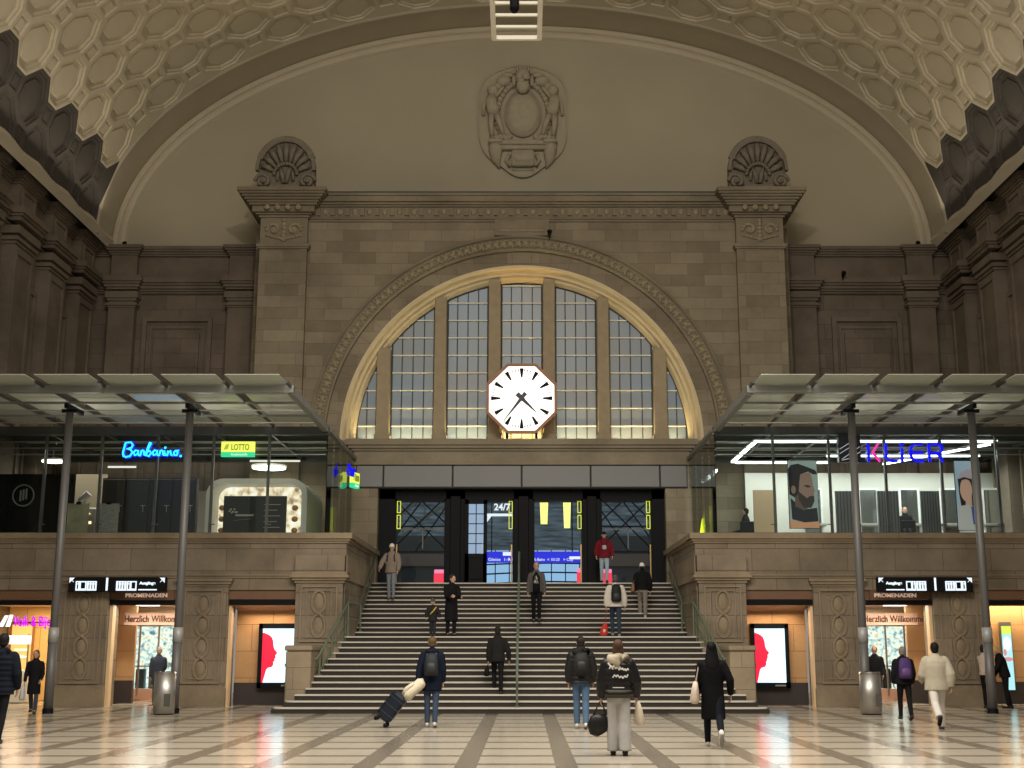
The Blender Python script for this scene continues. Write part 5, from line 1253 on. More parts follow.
# parapet stones' small details: camera domes on ledges
for (x, y, Y, lb) in ((125.5, 246.5, 44.7, 'tiny dark spotlight on the left end cornice near the vault foot'), (917, 246, 44.7, 'tiny dark spotlight on the right end cornice near the vault foot'), (843, 276, 44.5, 'tiny dark spotlight on the lower ledge of the right end bay'), (549.5, 235, 42.2, 'small dark spotlight on top of the great arch, right of its crown')):
    xx, zz = at(x, y, Y); o = empty('spotlight', (xx, Y, zz)); tag(o, lb, 'spotlight'); c = MB().use(M['black']); c.tube([(0, 0, 0), (0, -.16, .09)], [.06, .09], 10); c.bar((0, .05, -.12), (0, .05, .03), .04); c.build('lamp_head', o)

# ------------------------------------------------------------------ people
def fuse(mb, name, vox, mats, smooth_it=2):
    """close the overlapping lofts into one continuous skin"""
    me = bpy.data.meshes.new(name); me.from_pydata(mb.v, [], mb.f); me.update()
    bm = bmesh.new(); bm.from_mesh(me); bmesh.ops.recalc_face_normals(bm, faces=bm.faces); bm.to_mesh(me); bm.free()
    o = bpy.data.objects.new(name, me); COL.objects.link(o)
    r = o.modifiers.new('r', 'REMESH'); r.mode = 'VOXEL'; r.voxel_size = vox; r.use_smooth_shade = True
    if smooth_it: s = o.modifiers.new('s', 'SMOOTH'); s.iterations = smooth_it; s.factor = .5
    dg = bpy.context.evaluated_depsgraph_get(); ev = o.evaluated_get(dg); m2 = bpy.data.meshes.new_from_object(ev)
    o.modifiers.clear(); o.data = m2; bpy.data.meshes.remove(me); m2.materials.clear()
    for m_ in mats: m2.materials.append(m_)
    m2.polygons.foreach_set('use_smooth', [True]*len(m2.polygons))
    return o
def rotx(v, a, piv):
    v = Vector(v)-piv; c, s = math.cos(a), math.sin(a); return Vector((v.x, v.y*c - v.z*s, v.y*s + v.z*c))+piv
_mc = {}
def cm(name, col, rough=.8, n=.15, scale=12, **k):
    key = (name, col)
    if key not in _mc: _mc[key] = mat(name, tuple(c*.75 if max(col) < .05 else c for c in col), rough, noise=n, scale=scale, bump=.15, spec=.12 if rough > .5 else .3, **k)
    return _mc[key]
SKIN = mat('skin', (.50, .30, .21), .55, noise=.06, scale=20)
SKIN_D = mat('skin_tan', (.36, .21, .14), .55, noise=.06, scale=20)
DARK = mat('dark_feature', (.02, .012, .01), .5); LIP = mat('lip', (.38, .14, .11), .5)

def person(label, px, py, H, heading=0, L=(4, 4), Rr=(-4, 4), aL=(4, 8, 12), aR=(4, 8, 12), lean=0, head=(0, 0), headk=1, top='jacket', topc=(.02, .02, .022),
           hem=.80, bulk=0, legc=(.03, .04, .06), wide=0, shoe=(.03, .03, .03), hair='short', hairc=(.05, .03, .02), hood=None, heel=(0, 0), spread=.0, pos=None, skin=None, stepup=None, rough=.8, cuff=None, quilt=False, group=None):
    skin = skin or SKIN
    hip = .93
    J = {}
    for sd, (th, kn), hl in ((-1, L, heel[0]), (1, Rr, heel[1])):
        th, kn = R(th), R(kn); hx = Vector((sd*.085, 0, hip))
        knee = hx + Vector((sd*(.002+spread*.4), math.sin(th), -math.cos(th)))*.44
        ank = knee + Vector((sd*(spread-.012), math.sin(th-kn), -math.cos(th-kn)))*.42
        J[sd] = (hx, knee, ank, R(hl))
    lean_a = -R(lean); piv = Vector((0, 0, hip))
    T = lambda p: rotx(p, lean_a, piv)
    hp = T((0, 0, 1.50)); yaw, pit = R(head[0]), -R(head[1])
    def Hd(p):
        p = rotx(p, pit, Vector((0, 0, 1.50))); x, y = p.x, p.y; p = Vector((x*math.cos(yaw)-y*math.sin(yaw), x*math.sin(yaw)+y*math.cos(yaw), p.z))
        p = Vector((0, 0, 1.50)) + (p-Vector((0, 0, 1.50)))*headk
        return T(p)
    arms = {}
    for sd, (fw, ab, el) in ((-1, aL), (1, aR)):
        fw, ab, el = R(fw), R(ab), R(el); sh = T((sd*.178, 0, 1.375))
        d = Vector((sd*math.sin(ab), math.sin(fw)*math.cos(ab), -math.cos(fw)*math.cos(ab))); elb = sh+d*.285
        f2 = fw+el; d2 = Vector((sd*math.sin(ab)*.4 - sd*math.sin(el)*.25, math.sin(f2), -math.cos(f2))).normalized(); wr = elb+d2*.25
        arms[sd] = (sh, elb, wr, d2)
    # --- body
    b = MB()
    b.tube([T((0, 0, z)) for z in (.84, .93, 1.05, 1.2, 1.34, 1.42, 1.46, 1.53)], [(.10, .08), (.15, .105), (.13, .095), (.145, .10), (.165, .105), (.15, .09), (.065, .06), (.052, .055)], 14)
    for sd in (-1, 1):
        hx, kn, an, hl = J[sd]
        b.tube([hx+Vector((0, 0, .03)), hx.lerp(kn, .4), kn, kn.lerp(an, .35), an], [.078, .07, .05, .05, .034], 10)
        ft = Vector((0, math.cos(hl), -math.sin(hl))); b.tube([an-ft*.03, an+ft*.1+Vector((0, 0, -.04))], [.035, .03], 8)
        sh, el, wr, d2 = arms[sd]
        b.tube([sh, sh.lerp(el, .5), el, el.lerp(wr, .4), wr], [.05, .045, .037, .036, .025], 10)
        s_ = Vector((0, 1, 0)) - d2*d2.y
        if s_.length < .3: s_ = Vector((0, 0, 1)) - d2*d2.z
        s_.normalize(); n_ = s_.cross(d2)*(1 if sd < 0 else -1); n_ = n_ if n_.x*sd < 0 else -n_
        b.tube([wr, wr+d2*.04, wr+d2*.09], [(.022, .018), (.036, .018), (.040, .016)], 10, ref=tuple(s_))
        for q, (off, ln) in enumerate(((.031, .068), (.011, .078), (-.010, .072), (-.030, .056))):
            p0 = wr+d2*.082+s_*off; p1 = p0+(d2*.94+n_*.3)*ln*.45; p2 = p1+(d2*.6+n_*.8)*ln*.33; p3 = p2+(d2*.2+n_*.95)*ln*.25
            b.tube([p0, p1, p2, p3], [.0095, .009, .0085, .007], 6)
        p0 = wr+d2*.03+s_*.03; b.tube([p0, p0+(d2*.6+s_*.6+n_*.3)*.035, p0+(d2*1.4+s_*.75+n_*.9)*.035], [.012, .011, .009], 6)
    def hb(c, r):
        i = len(b.v); b.ball(c, r, 14, 10); b.v[i:] = [tuple(Hd(v)) for v in b.v[i:]]
    hb((0, .01, 1.635), (.074, .094, .108)); hb((0, .035, 1.575), (.055, .066, .065)); hb((0, .112, 1.615), (.013, .02, .022)); hb((0, .10, 1.655), (.05, .012, .012))
    for sd in (-1, 1): hb((sd*.076, .0, 1.62), (.012, .022, .032))
    body = fuse(b, 'person', .0085, [skin], 1)
    low = 9
    for sd in (-1, 1):
        hx, kn, an, hl = J[sd]
        ft = Vector((0, math.cos(hl), -math.sin(hl))); dn = Vector((0, -math.sin(hl), -math.cos(hl)))
        low = min(low, (an-ft*.06+dn*.085).z, (an+ft*.18+dn*.085).z)
    k = H/1.75
    if pos is None:
        # meet the sight line with the floor or a step
        Y = 14
        best = 9
        for q in range(1400):
            Yq = 14+.02*q; Xq, Zq = at(px, py, Yq); e_ = abs(Zq-ground(Yq, Xq))
            if e_ < best: best, Y, X = e_, Yq, Xq
            if best < .01 and e_ > .05: break
        z = ground(Y, X)
        loc = (X, Y+.03, z)
    else: loc = pos
    body.location = (loc[0], loc[1], loc[2]-low*k); body.rotation_euler = (0, 0, R(heading)); body.scale = (k, k, k)
    tag(body, label, 'person', group)
    def child(mb, nm, smooth=True): o = mb.build(nm, body, smooth); return o
    # --- trousers
    lm = cm('trouser_cloth', legc)
    t = MB(); w = wide
    t.tube([(0, 0, .80), (0, 0, .90), (0, 0, 1.0), T((0, 0, 1.06))], [(.12, .10), (.165, .12), (.155, .115), (.14, .105)], 14)
    for sd in (-1, 1):
        hx, kn, an, hl = J[sd]; e = an+Vector((0, 0, -.02))
        t.tube([hx+Vector((0, 0, .05)), hx.lerp(kn, .3), hx.lerp(kn, .7), kn, kn.lerp(an, .4), kn.lerp(an, .8), e], [.088, .09+w*.3, .076+w*.5, .064+w*.8, .062+w, .054+w*1.2, .052+w*1.3], 12)
    o = fuse(t, 'trousers', .014, [lm], 2); o.parent = body
    # --- shoes
    for sd in (-1, 1):
        hx, kn, an, hl = J[sd]; ft = Vector((0, math.cos(hl), -math.sin(hl))); dn = Vector((0, -math.sin(hl), -math.cos(hl)))
        c = MB().use(cm('shoe_leather', shoe, .5)); q = an+dn*.048
        c.tube([q-ft*.075, q-ft*.055, q+ft*.03, q+ft*.11, q+ft*.17, q+ft*.185], [(.02, .02), (.036, .038), (.040, .042), (.044, .034), (.036, .026), (.012, .012)], 12)
        c.tube([an-dn*.02, q], [.04, .042], 10)
        c.use(cm('sole', (.25, .24, .22) if sum(shoe) > .6 else (.02, .02, .02))); V = []
        c.tube([q-ft*.07+dn*.032, q+ft*.05+dn*.032, q+ft*.17+dn*.03], [(.034, .010), (.042, .010), (.03, .010)], 10)
        child(c, 'shoe')
        if cuff: c = MB().use(cm('sock', cuff)); c.tube([an, an.lerp(kn, .28)], [.048, .052], 10); child(c, 'sock')
    # --- upper garment
    g = MB(); B_ = bulk
    zs = [hem, (hem+1.0)/2 if hem < .9 else hem+.05, 1.02, 1.15, 1.28, 1.38, 1.44, 1.49, 1.535]
    rs = [(.185+B_*1.1, .14+B_), (.18+B_, .135+B_), (.165+B_, .125+B_), (.175+B_, .13+B_), (.195+B_, .135+B_), (.185+B_, .12+B_), (.135+B_*.8, .10+B_*.7), (.085+B_*.3, .08+B_*.3), (.068+B_*.2, .07+B_*.2)]
    pts = [T((0, 0, z)) if z > .93 else Vector((0, 0, z)) for z in zs]
    if quilt:
        P2_, R2_ = [], []
        for i in range(len(pts)-3):
            for j in range(4):
                f_ = j/4; P2_.append(pts[i].lerp(pts[i+1], f_)); a_1, a_2 = rs[i], rs[i+1]
                kx = .010*math.cos(2*PI*(P2_[-1].z)/.085); R2_.append((a_1[0]+(a_2[0]-a_1[0])*f_+kx, a_1[1]+(a_2[1]-a_1[1])*f_+kx))
        pts, rs = P2_+pts[-3:], R2_+rs[-3:]
    g.tube(pts, rs, 20)
    for sd in (-1, 1):
        sh, el, wr, d2 = arms[sd]
        g.ball(tuple(sh+Vector((-sd*.008, 0, 0))), .070+B_*.7, 14, 10)
        g.tube([sh+Vector((-sd*.02, 0, .02)), sh, sh.lerp(el, .5), el, el.lerp(wr, .5), wr-d2*.0], [.045+B_*.6, .068+B_*.7, .064+B_*.8, .056+B_*.8, .052+B_*.7, .043+B_*.4], 12)
    if hood:
        g.tube([T((-.10, .0, 1.47)), T((-.09, -.09, 1.46)), T((0, -.13, 1.44)), T((.09, -.09, 1.46)), T((.10, .0, 1.47))], [.035, .055, .065, .055, .035], 10)
    tm_ = cm('jacket_cloth', topc, rough)
    o = fuse(g, 'coat' if hem < .7 else 'jacket', .013 if quilt else .016, [tm_], 1 if quilt else 2); o.parent = body; jacket = o
    if hood and hood is not True:
        c = MB().use(cm('hood_cloth', hood)); c.tube([T((-.13, .02, 1.49)), T((-.12, -.12, 1.46)), T((0, -.18, 1.42)), T((.12, -.12, 1.46)), T((.13, .02, 1.49))], [.045, .075, .095, .075, .045], 12)
        c.tube([T((0, -.01, 1.42)), T((0, -.02, 1.52)), T((0, -.02, 1.56))], [.12, .10, .075], 14); child(c, 'hood')
    # --- hair, face
    hm = cm('hair_strands', hairc, .6, .3, 40)
    c = MB().use(hm)
    def cb(cc, r, n=16, m_=10): i = len(c.v); c.ball(cc, r, n, m_); c.v[i:] = [tuple(Hd(v)) for v in c.v[i:]]
    def ct(pp, rr, n=14): i = len(c.v); c.tube(pp, rr, n); c.v[i:] = [tuple(Hd(v)) for v in c.v[i:]]
    if hair in ('short', 'bob', 'long'):
        cb((0, -.020, 1.660), (.087, .101, .102))
        if hair == 'short': cb((0, -.042, 1.60), (.074, .066, .070))
        if hair == 'bob': ct([(0, -.02, 1.68), (0, -.03, 1.60), (0, -.035, 1.53), (0, -.035, 1.50)], [(.082, .08), (.092, .075), (.088, .065), (.06, .05)])
        if hair == 'long': ct([(0, -.02, 1.68), (0, -.035, 1.58), (0, -.07, 1.45), (0, -.12, 1.34), (0, -.13, 1.26)], [(.084, .08), (.098, .075), (.12, .055), (.11, .035), (.05, .02)])
        child(c, 'hair')
    else:
        cb((0, -.022, 1.62), (.079, .09, .085)); child(c, 'hair')
        c = MB().use(cm('hat_cloth', hairc if hair == 'darkcap' else (.75, .73, .70)))
        def cb2(cc, r): i = len(c.v); c.ball(cc, r, 16, 10); c.v[i:] = [tuple(Hd(v)) for v in c.v[i:]]
        cb2((0, -.008, 1.685), (.086, .104, .080 if hair != 'beanie' else .095))
        if hair in ('cap', 'darkcap'): cb2((0, .11, 1.672), (.065, .065, .012))
        child(c, 'hat')
    c = MB().use(DARK)
    for sd in (-1, 1): i = len(c.v); c.ball((sd*.03, .098, 1.637), (.012, .008, .007), 8, 6); c.ball((sd*.031, .100, 1.658), (.018, .006, .004), 8, 4); c.v[i:] = [tuple(Hd(v)) for v in c.v[i:]]
    child(c, 'eyes')
    c = MB().use(LIP); i = len(c.v); c.ball((0, .099, 1.573), (.022, .008, .007), 10, 6); c.v[i:] = [tuple(Hd(v)) for v in c.v[i:]]; child(c, 'mouth')
    body['_k'] = k
    return body, T, arms, jacket, J

def item(body, name, label, cat):
    e = empty(name); e.location = body.location; e.rotation_euler = body.rotation_euler; e.scale = body.scale; tag(e, label, cat); return e
def backpack(P_, label, col, pocket=None, w=.15, h=.46, back=.13, z0=.98, front=False):
    body, T = P_[0], P_[1]; e = item(body, 'backpack', label, 'backpack'); m_ = cm('pack_nylon', col, .55)
    pk = cm('pack_pocket', pocket or tuple(c*.7+.01 for c in col), .5); sg = -1
    c = MB().use(m_); n = 8
    pts = [T((0, sg*(back+.07), z0)), T((0, sg*(back+.075), z0+.05)), T((0, sg*(back+.07), z0+h*.5)), T((0, sg*(back+.06), z0+h*.85)), T((0, sg*(back+.04), z0+h))]
    c.tube(pts, [(w*.8, .05), (w, .085), (w*.98, .08), (w*.85, .065), (w*.45, .03)], 16); c.build('main_compartment', e, True)
    c = MB().use(pk); c.tube([T((0, sg*(back+.13), z0+.03)), T((0, sg*(back+.15), z0+.12)), T((0, sg*(back+.14), z0+.22)), T((0, sg*(back+.12), z0+.27))], [(w*.6, .03), (w*.72, .045), (w*.68, .04), (w*.4, .02)], 14); c.build('front_pocket', e, True)
    for s in (-1, 1):
        c = MB().use(pk); c.tube([T((s*.09, -back-.02, z0+h*.9)), T((s*.10, -.04, 1.475)), T((s*.105, .06, 1.46)), T((s*.11, .155, 1.36)), T((s*.12, .15, 1.2)), T((s*.14, .02, 1.05))], [(.022, .008)]*6, 6); c.build('shoulder_strap', e, True)
    return e
def tote(P_, label, col, sd, where='shoulder', w=.15, h=.32, name='tote_bag', z=None, y=0, str_len=.3):
    body, T, arms = P_[0], P_[1], P_[2]; e = item(body, name, label, 'bag'); m_ = cm('bag_cloth', col, .75)
    if where == 'shoulder': a = arms[sd][0]+Vector((sd*.04, 0, .03)); cx_ = a.x+sd*.07; top_ = 1.12 if z is None else z; cy = a.y+y
    else: a = arms[sd][2]+arms[sd][3]*.07; cx_, cy = a.x+sd*.02, a.y+y; top_ = a.z-str_len*.5
    c = MB().use(m_); c.tube([(cx_, cy, top_), (cx_+sd*.01, cy, top_-h*.35), (cx_+sd*.02, cy, top_-h*.85), (cx_+sd*.02, cy, top_-h)], [(.03, w*.85), (.06, w), (.085, w*1.1), (.05, w*.9)], 16); c.build('bag_body', e, True)
    for dy in (-.06, .06):
        c = MB().use(m_); c.tube([(cx_, cy+dy-.02, top_-.02), (a.x, a.y+dy*.4, a.z), (cx_, cy+dy+.02, top_-.02)], .010, 6); c.build('strap', e, True)
    return e

BLK = (.012, .012, .014)
# 1 left edge
person('person in a black puffer jacket cut off by the left picture edge', -5, 745, 1.83, 5, (8, 6), (-8, 10), bulk=.035, topc=(.010, .013, .022), legc=BLK, hairc=(.02, .018, .018), hood=True, hem=.78, quilt=True, aR=(-4, 14, 25))
# 2 woman in the leftmost opening
p = person('woman in a black knee-length coat facing the camera beside the outer left column', 31.5, 713.5, 1.53, 190, (6, 5), (-12, 8), topc=BLK, hem=.52, legc=(.05, .06, .08), hair='bob', hairc=(.15, .085, .04), aL=(8, 10, 35), aR=(4, 12, 20), head=(-10, 5))
tote(p, 'white and grey striped shopping bag held by the woman at the outer left column', (.55, .57, .56), 1, 'hand', w=.13, h=.40, name='shopping_bag', str_len=.1)
# 3 man with suitcase
p = person('man in a navy parka and jeans pulling a suitcase towards the stairs, fair hair', 431, 727.5, 1.79, 0, (2, 2), (-5, 6), topc=(.008, .012, .026), hem=.68, bulk=.02, legc=(.04, .06, .10), shoe=(.55, .53, .50), hairc=(.10, .065, .032), hood=True, aL=(-14, 14, 4), aR=(0, 9, 12), heel=(0, 10))
backpack(p, 'dark grey backpack on the man in the navy parka', (.035, .04, .045), w=.14, h=.44, z0=.98, back=.15)
bd_ = p[0]
# suitcase stands tilted, handle in his left hand
hx_, hy_ = bd_.location.x-.28, bd_.location.y-.12
fx, fz = at(380.5, 727, bd_.location.y-.10)
sc = empty('suitcase', (fx+.12, bd_.location.y-.15, 0.0)); sc.scale = (1.15, 1.15, 1.15); tag(sc, 'dark navy rolling suitcase tilted on its wheels behind the man in the navy parka', 'suitcase')
sc.rotation_euler = (0, R(38), 0)
c = MB().use(cm('suitcase_shell', (.012, .018, .032), .35)); c.bbox(-.30, .0, -.19, .19, .08, .62, .05); c.build('shell', sc)
c = MB().use(mat('suitcase_trim', (.03, .035, .05), .3));
for z in (.2, .35, .5): c.box(-.305, .005, -.195, .195, z, z+.015)
c.bbox(-.1, -.02, -.08, .08, .60, .70, .01); c.build('ribs', sc)
c = MB().use(M['stainless'])
for y in (-.07, .07): c.bar((-.03, y, .6), (-.03, y, .99), .018)
c.bar((-.03, -.09, .99), (-.03, .09, .99), .03); c.build('pull_handle', sc)
for x, y in ((-.03, -.15), (-.03, .15), (-.24, -.15), (-.24, .15)): c = MB().use(M['black']); c.tube([(x, y-.02, .04), (x, y+.02, .04)], .04, 12); c.build('wheel', sc, True)
ct_ = empty('folded_coat', (fx+.12, bd_.location.y-.15, 0)); ct_.rotation_euler = (0, R(38), 0); ct_.scale = (1.1, 1.1, 1.1); tag(ct_, 'cream coat folded over the handle of the navy suitcase', 'coat')
c = MB().use(cm('cream_cloth', (.66, .60, .46), .9)); c.tube([(-.05, -.0, .64), (-.06, -.02, .74), (-.02, 0, .9), (0.0, 0, 1.03), (.03, 0, 1.09)], [(.10, .13), (.115, .15), (.10, .13), (.105, .12), (.06, .08)], 14); c.build('cloth', ct_, True)
c = MB().use(cm('cream_cloth', (.62, .56, .43), .9)); c.tube([(-.13, -.1, .66), (-.14, -.12, .8), (-.10, -.09, .95)], [.03, .04, .03], 10); c.build('sleeve', ct_, True)
# 4 man climbing
p = person('man in a dark grey jacket climbing the lower flight, holding a black bag', 497.5, 694, 1.70, 3, (30, 40), (-6, 6), topc=(.02, .019, .019), hem=.83, bulk=.02, legc=BLK, hairc=(.03, .022, .02), lean=10, aL=(-4, 12, 10), aR=(-6, 22, 14), skin=SKIN_D)
tote(p, 'small black bag in the left hand of the man climbing the lower flight', BLK, -1, 'hand', w=.13, h=.26, name='handbag', str_len=.12)
# 5, 6 child and adult on the landing
p = person('small child in a dark snowsuit and grey hat standing on the stair landing', 432.5, 633.2, 1.0, 185, topc=(.03, .03, .035), hem=.72, bulk=.045, legc=(.04, .04, .045), hair='darkcap', hairc=(.10, .10, .09), headk=1.35, aL=(8, 28, 20), aR=(8, 28, 20), wide=.02, pos=(at(432.5, 634, 36.5)[0], 36.5, 13*RISE))
e = p[0]; c = MB().use(cm('yellow_strap', (.65, .50, .06))); c.tube([(-.17, .16, 1.42), (-.02, .20, 1.22), (.14, .18, 1.05)], [(.03, .01)]*3, 6); sb_ = c.build('yellow_chest_strap', e, True)
c = MB().use(cm('yellow_strap', (.5, .38, .05))); c.ball((-.02, .21, 1.22), (.03, .01, .03), 8, 5); c.build('buckle', sb_, True)
person('adult in a long black coat standing on the landing beside the small child', 451, 634, 1.72, 205, topc=BLK, hem=.42, bulk=.015, legc=BLK, hairc=(.05, .035, .03), aL=(22, 6, 62), aR=(20, 4, 70), head=(25, 8), lean=2, pos=(at(451, 634, 36.6)[0], 36.6, 13*RISE))
# 7
p = person('man in black with an open grey shirt walking down the upper flight', 536.5, 622, 1.80, 178, (16, 20), (-4, 6), topc=(.10, .09, .085), hem=.86, bulk=.0, legc=BLK, hairc=(.30, .18, .13), aL=(2, 12, 10), aR=(2, 12, 8))
e = p[0]; c = MB().use(cm('black_tee', BLK)); c.tube([(0, .075, .84), (0, .075, 1.1), (0, .07, 1.3), (0, .05, 1.45)], [(.12, .105), (.115, .10), (.125, .095), (.06, .05)], 14); tee = c.build('black_shirt', e, True)
c = MB().use(cm('shirt_print', (.62, .6, .56)))
for (u, v, u2, v2) in ((-.06, 1.14, -.03, 1.2), (-.02, 1.14, -.02, 1.2), (.02, 1.14, .03, 1.2), (.06, 1.14, .05, 1.2), (-.02, 1.22, .0, 1.34), (.0, 1.34, .04, 1.26), (-.05, 1.24, -.01, 1.3), (.01, 1.22, .05, 1.24), (-.07, 1.12, .08, 1.13)): c.bar((u, .176, v), (u2, .176, v2), .016, .006)
c.build('white_print', tee)
# 8
p = person('person in a beige jacket and white cap coming down at the left stair flank', 391, 598.5, 1.74, 172, (14, 22), (-2, 4), topc=(.26, .21, .17), hem=.82, bulk=.035, legc=(.22, .24, .28), hair='cap', hairc=(.1, .07, .05), aL=(10, 14, 20), aR=(24, 26, 15), shoe=(.1, .1, .1), head=(0, 12))
backpack(p, 'black backpack of the person in the white cap at the left stair flank', BLK, w=.17)
# 9
p = person('person in a dark red jacket and pale jeans at the top of the stairs', 604.5, 581.5, 1.66, 180, (12, 8), (-8, 10), topc=(.16, .012, .02), hem=.84, bulk=.03, legc=(.36, .45, .52), hair='darkcap', hairc=(.02, .02, .03), aL=(0, 20, 30), aR=(0, 20, 30))
e = item(p[0], 'chest_bag', 'small grey bag on the chest of the person in the red jacket', 'bag'); c = MB().use(cm('grey_bag', (.4, .4, .42))); c.bbox(-.07, .07, .17, .22, 1.12, 1.27, .015); c.build('pouch', e); c = MB().use(cm('black_tee', BLK)); c.tube([(-.1, .15, 1.42), (-.05, .19, 1.25)], .012, 6); c.tube([(.1, .15, 1.42), (.05, .19, 1.25)], .012, 6); c.build('strap', e)
# 10
p = person('person in a cream jacket and dark cap climbing from the landing', 616, 634.5, 1.74, 2, (26, 34), (-6, 6), topc=(.62, .57, .50), hem=.84, bulk=.04, legc=(.03, .045, .07), hair='darkcap', hairc=(.09, .09, .10), aL=(-2, 16, 12), aR=(-2, 16, 12), shoe=(.25, .25, .25), pos=(at(616, 634, 37.0)[0], 37.0, 13*RISE))
backpack(p, 'black backpack on the person in the cream jacket', (.02, .024, .026), (.035, .04, .042), w=.15, h=.5, back=.16)
e = item(p[0], 'red_bag', 'red patterned bag dangling on a long strap beside the person in the cream jacket', 'bag')
a = p[2][-1][2]+p[2][-1][3]*.08; c = MB().use(cm('red_cloth', (.55, .05, .04))); c.tube([(a.x-.02, a.y, a.z-.40), (a.x-.04, a.y, a.z-.5), (a.x-.08, a.y, a.z-.72), (a.x-.08, a.y, a.z-.76)], [(.04, .04), (.09, .06), (.12, .07), (.08, .05)], 12); c.build('bag_body', e, True)
c = MB().use(cm('red_print', (.75, .6, .55))); c.ball((a.x-.06, a.y-.06, a.z-.62), (.04, .02, .05), 8, 6); c.build('pale_patch', e, True); c = MB().use(cm('red_cloth', (.3, .03, .03))); c.tube([(a.x, a.y, a.z), (a.x-.02, a.y, a.z-.42)], .008, 6); c.build('strap', e)
# 11
p = person('person in a short black puffer and white beanie climbing the upper flight', 643, 619, 1.66, -6, (26, 36), (-6, 8), topc=BLK, hem=.90, bulk=.04, legc=(.22, .19, .16), wide=.01, hair='beanie', hairc=(.03, .02, .02), aL=(4, 12, 30), aR=(-2, 14, 18), shoe=(.55, .52, .5), quilt=True)
tote(p, 'brown shoulder bag on the person in the white beanie', (.28, .15, .09), -1, 'shoulder', w=.15, h=.3)
# 12
p = person('man in a black hooded jacket and blue jeans walking towards the stairs', 581.5, 729, 1.79, 0, (10, 8), (-6, 10), topc=(.014, .014, .015), hem=.84, bulk=.045, legc=(.075, .13, .22), wide=.008, shoe=(.6, .58, .56), hairc=(.03, .024, .02), hood=(.02, .02, .02), aL=(0, 12, 14), aR=(0, 14, 22), heel=(0, 14), rough=.45, quilt=True)
backpack(p, 'black leather-look backpack on the man in blue jeans', (.03, .03, .03), (.022, .022, .022), w=.15, h=.42, back=.18, z0=1.02)
# 13
p = person('woman in a black puffer with white lettering, beige hood and grey trousers', 619.5, 755.5, 1.71, 0, (4, 3), (-4, 4), topc=(.010, .010, .012), hem=.90, bulk=.05, legc=(.40, .39, .38), wide=.035, shoe=(.012, .012, .012), hairc=(.07, .038, .027), hair='bob', spread=.015, hood=(.42, .36, .27), aL=(2, 16, 12), aR=(0, 20, 20), rough=.35, quilt=True)
c = MB().use(cm('white_print', (.75, .74, .70)))
def scrib(x0, x1, z, am, n=9):
    pts = [(x0+(x1-x0)*i/n, -.195-.012*math.sin(i*1.2), z+am*(1 if i % 2 else -1)*(.6+.4*math.sin(i*2.3))) for i in range(n+1)]
    for a_1, a_2 in zip(pts, pts[1:]): c.bar(a_1, a_2, .014, .016)
scrib(-.15, .02, 1.33, .035, 7); scrib(.0, .15, 1.30, .025, 8); scrib(-.10, .14, 1.19, .03, 9); c.bar((-.17, -.17, 1.40), (-.09, -.19, 1.30), .025, .02); c.bar((-.10, -.17, 1.02), (.08, -.175, 1.02), .02, .012)
lt = c.build('white_lettering', p[3]); 
c = MB().use(cm('olive_hem', (.05, .045, .032), .5)); c.tube([(0, 0, .86), (0, 0, .93), (0, 0, .985)], [(.215, .175), (.232, .19), (.225, .185)], 20); c.build('hem_band', p[3], True)
e = item(p[0], 'duffel_bag', 'large black soft bag hanging from the left hand of the woman in grey trousers', 'bag'); a = p[2][-1][2]+p[2][-1][3]*.07
c = MB().use(cm('duffel_leather', (.012, .012, .013), .4)); c.tube([(a.x-.02, a.y-.02, a.z-.18), (a.x-.02, a.y-.02, a.z-.24), (a.x-.04, a.y-.02, a.z-.36), (a.x-.03, a.y-.02, a.z-.46), (a.x-.01, a.y-.02, a.z-.50)], [(.08, .05), (.15, .09), (.185, .11), (.15, .09), (.07, .05)], 18); c.build('bag_body', e, True)
for s in (-1, 1): c = MB().use(cm('duffel_leather', (.012, .012, .013), .4)); c.tube([(a.x-.02+s*.1, a.y-.05, a.z-.2), (a.x+s*.02, a.y, a.z+.0), (a.x-.02+s*.1, a.y+.02, a.z-.2)], .011, 6); c.build('carry_strap', e, True)
tote(p, 'cream cloth bag hanging at the right side of the woman in grey trousers', (.66, .58, .47), 1, 'hand', w=.10, h=.36, str_len=.02)
# 14
p = person('woman with long black hair in a black coat striding towards the stairs', 714.5, 747.5, 1.72, -3, (24, 14), (-22, 30), topc=(.006, .006, .007), hem=.48, bulk=.02, legc=(.008, .010, .018), hair='long', hairc=(.006, .006, .007), aL=(10, 10, 30), aR=(-12, 24, 30), heel=(-4, 55), shoe=(.55, .50, .45), cuff=(.72, .70, .66))
tote(p, 'cream shoulder tote of the woman in the black coat', (.60, .50, .42), -1, 'shoulder', w=.17, h=.36, y=-.06, z=1.10)
# 15
p = person('man in a beige padded jacket and white trousers walking past the right passage', 940, 730, 1.72, -4, (-24, 34), (18, 6), topc=(.40, .36, .28), hem=.80, bulk=.06, legc=(.58, .55, .50), wide=.018, shoe=(.05, .05, .05), hairc=(.012, .012, .012), aL=(12, 16, 50), aR=(-18, 18, 25), heel=(50, 0), cuff=(.7, .68, .64), spread=.05)
# 16
p = person('woman in black with short grey hair carrying a purple backpack into the right passage', 906.5, 720.5, 1.60, -2, (14, 8), (-10, 14), topc=BLK, hem=.84, bulk=.03, legc=BLK, hairc=(.20, .17, .15), aL=(2, 10, 22), aR=(2, 12, 25), heel=(0, 18), hood=True)
backpack(p, 'purple backpack on the woman in black at the right passage', (.065, .035, .13), (.10, .055, .17), w=.165, h=.50, back=.15)
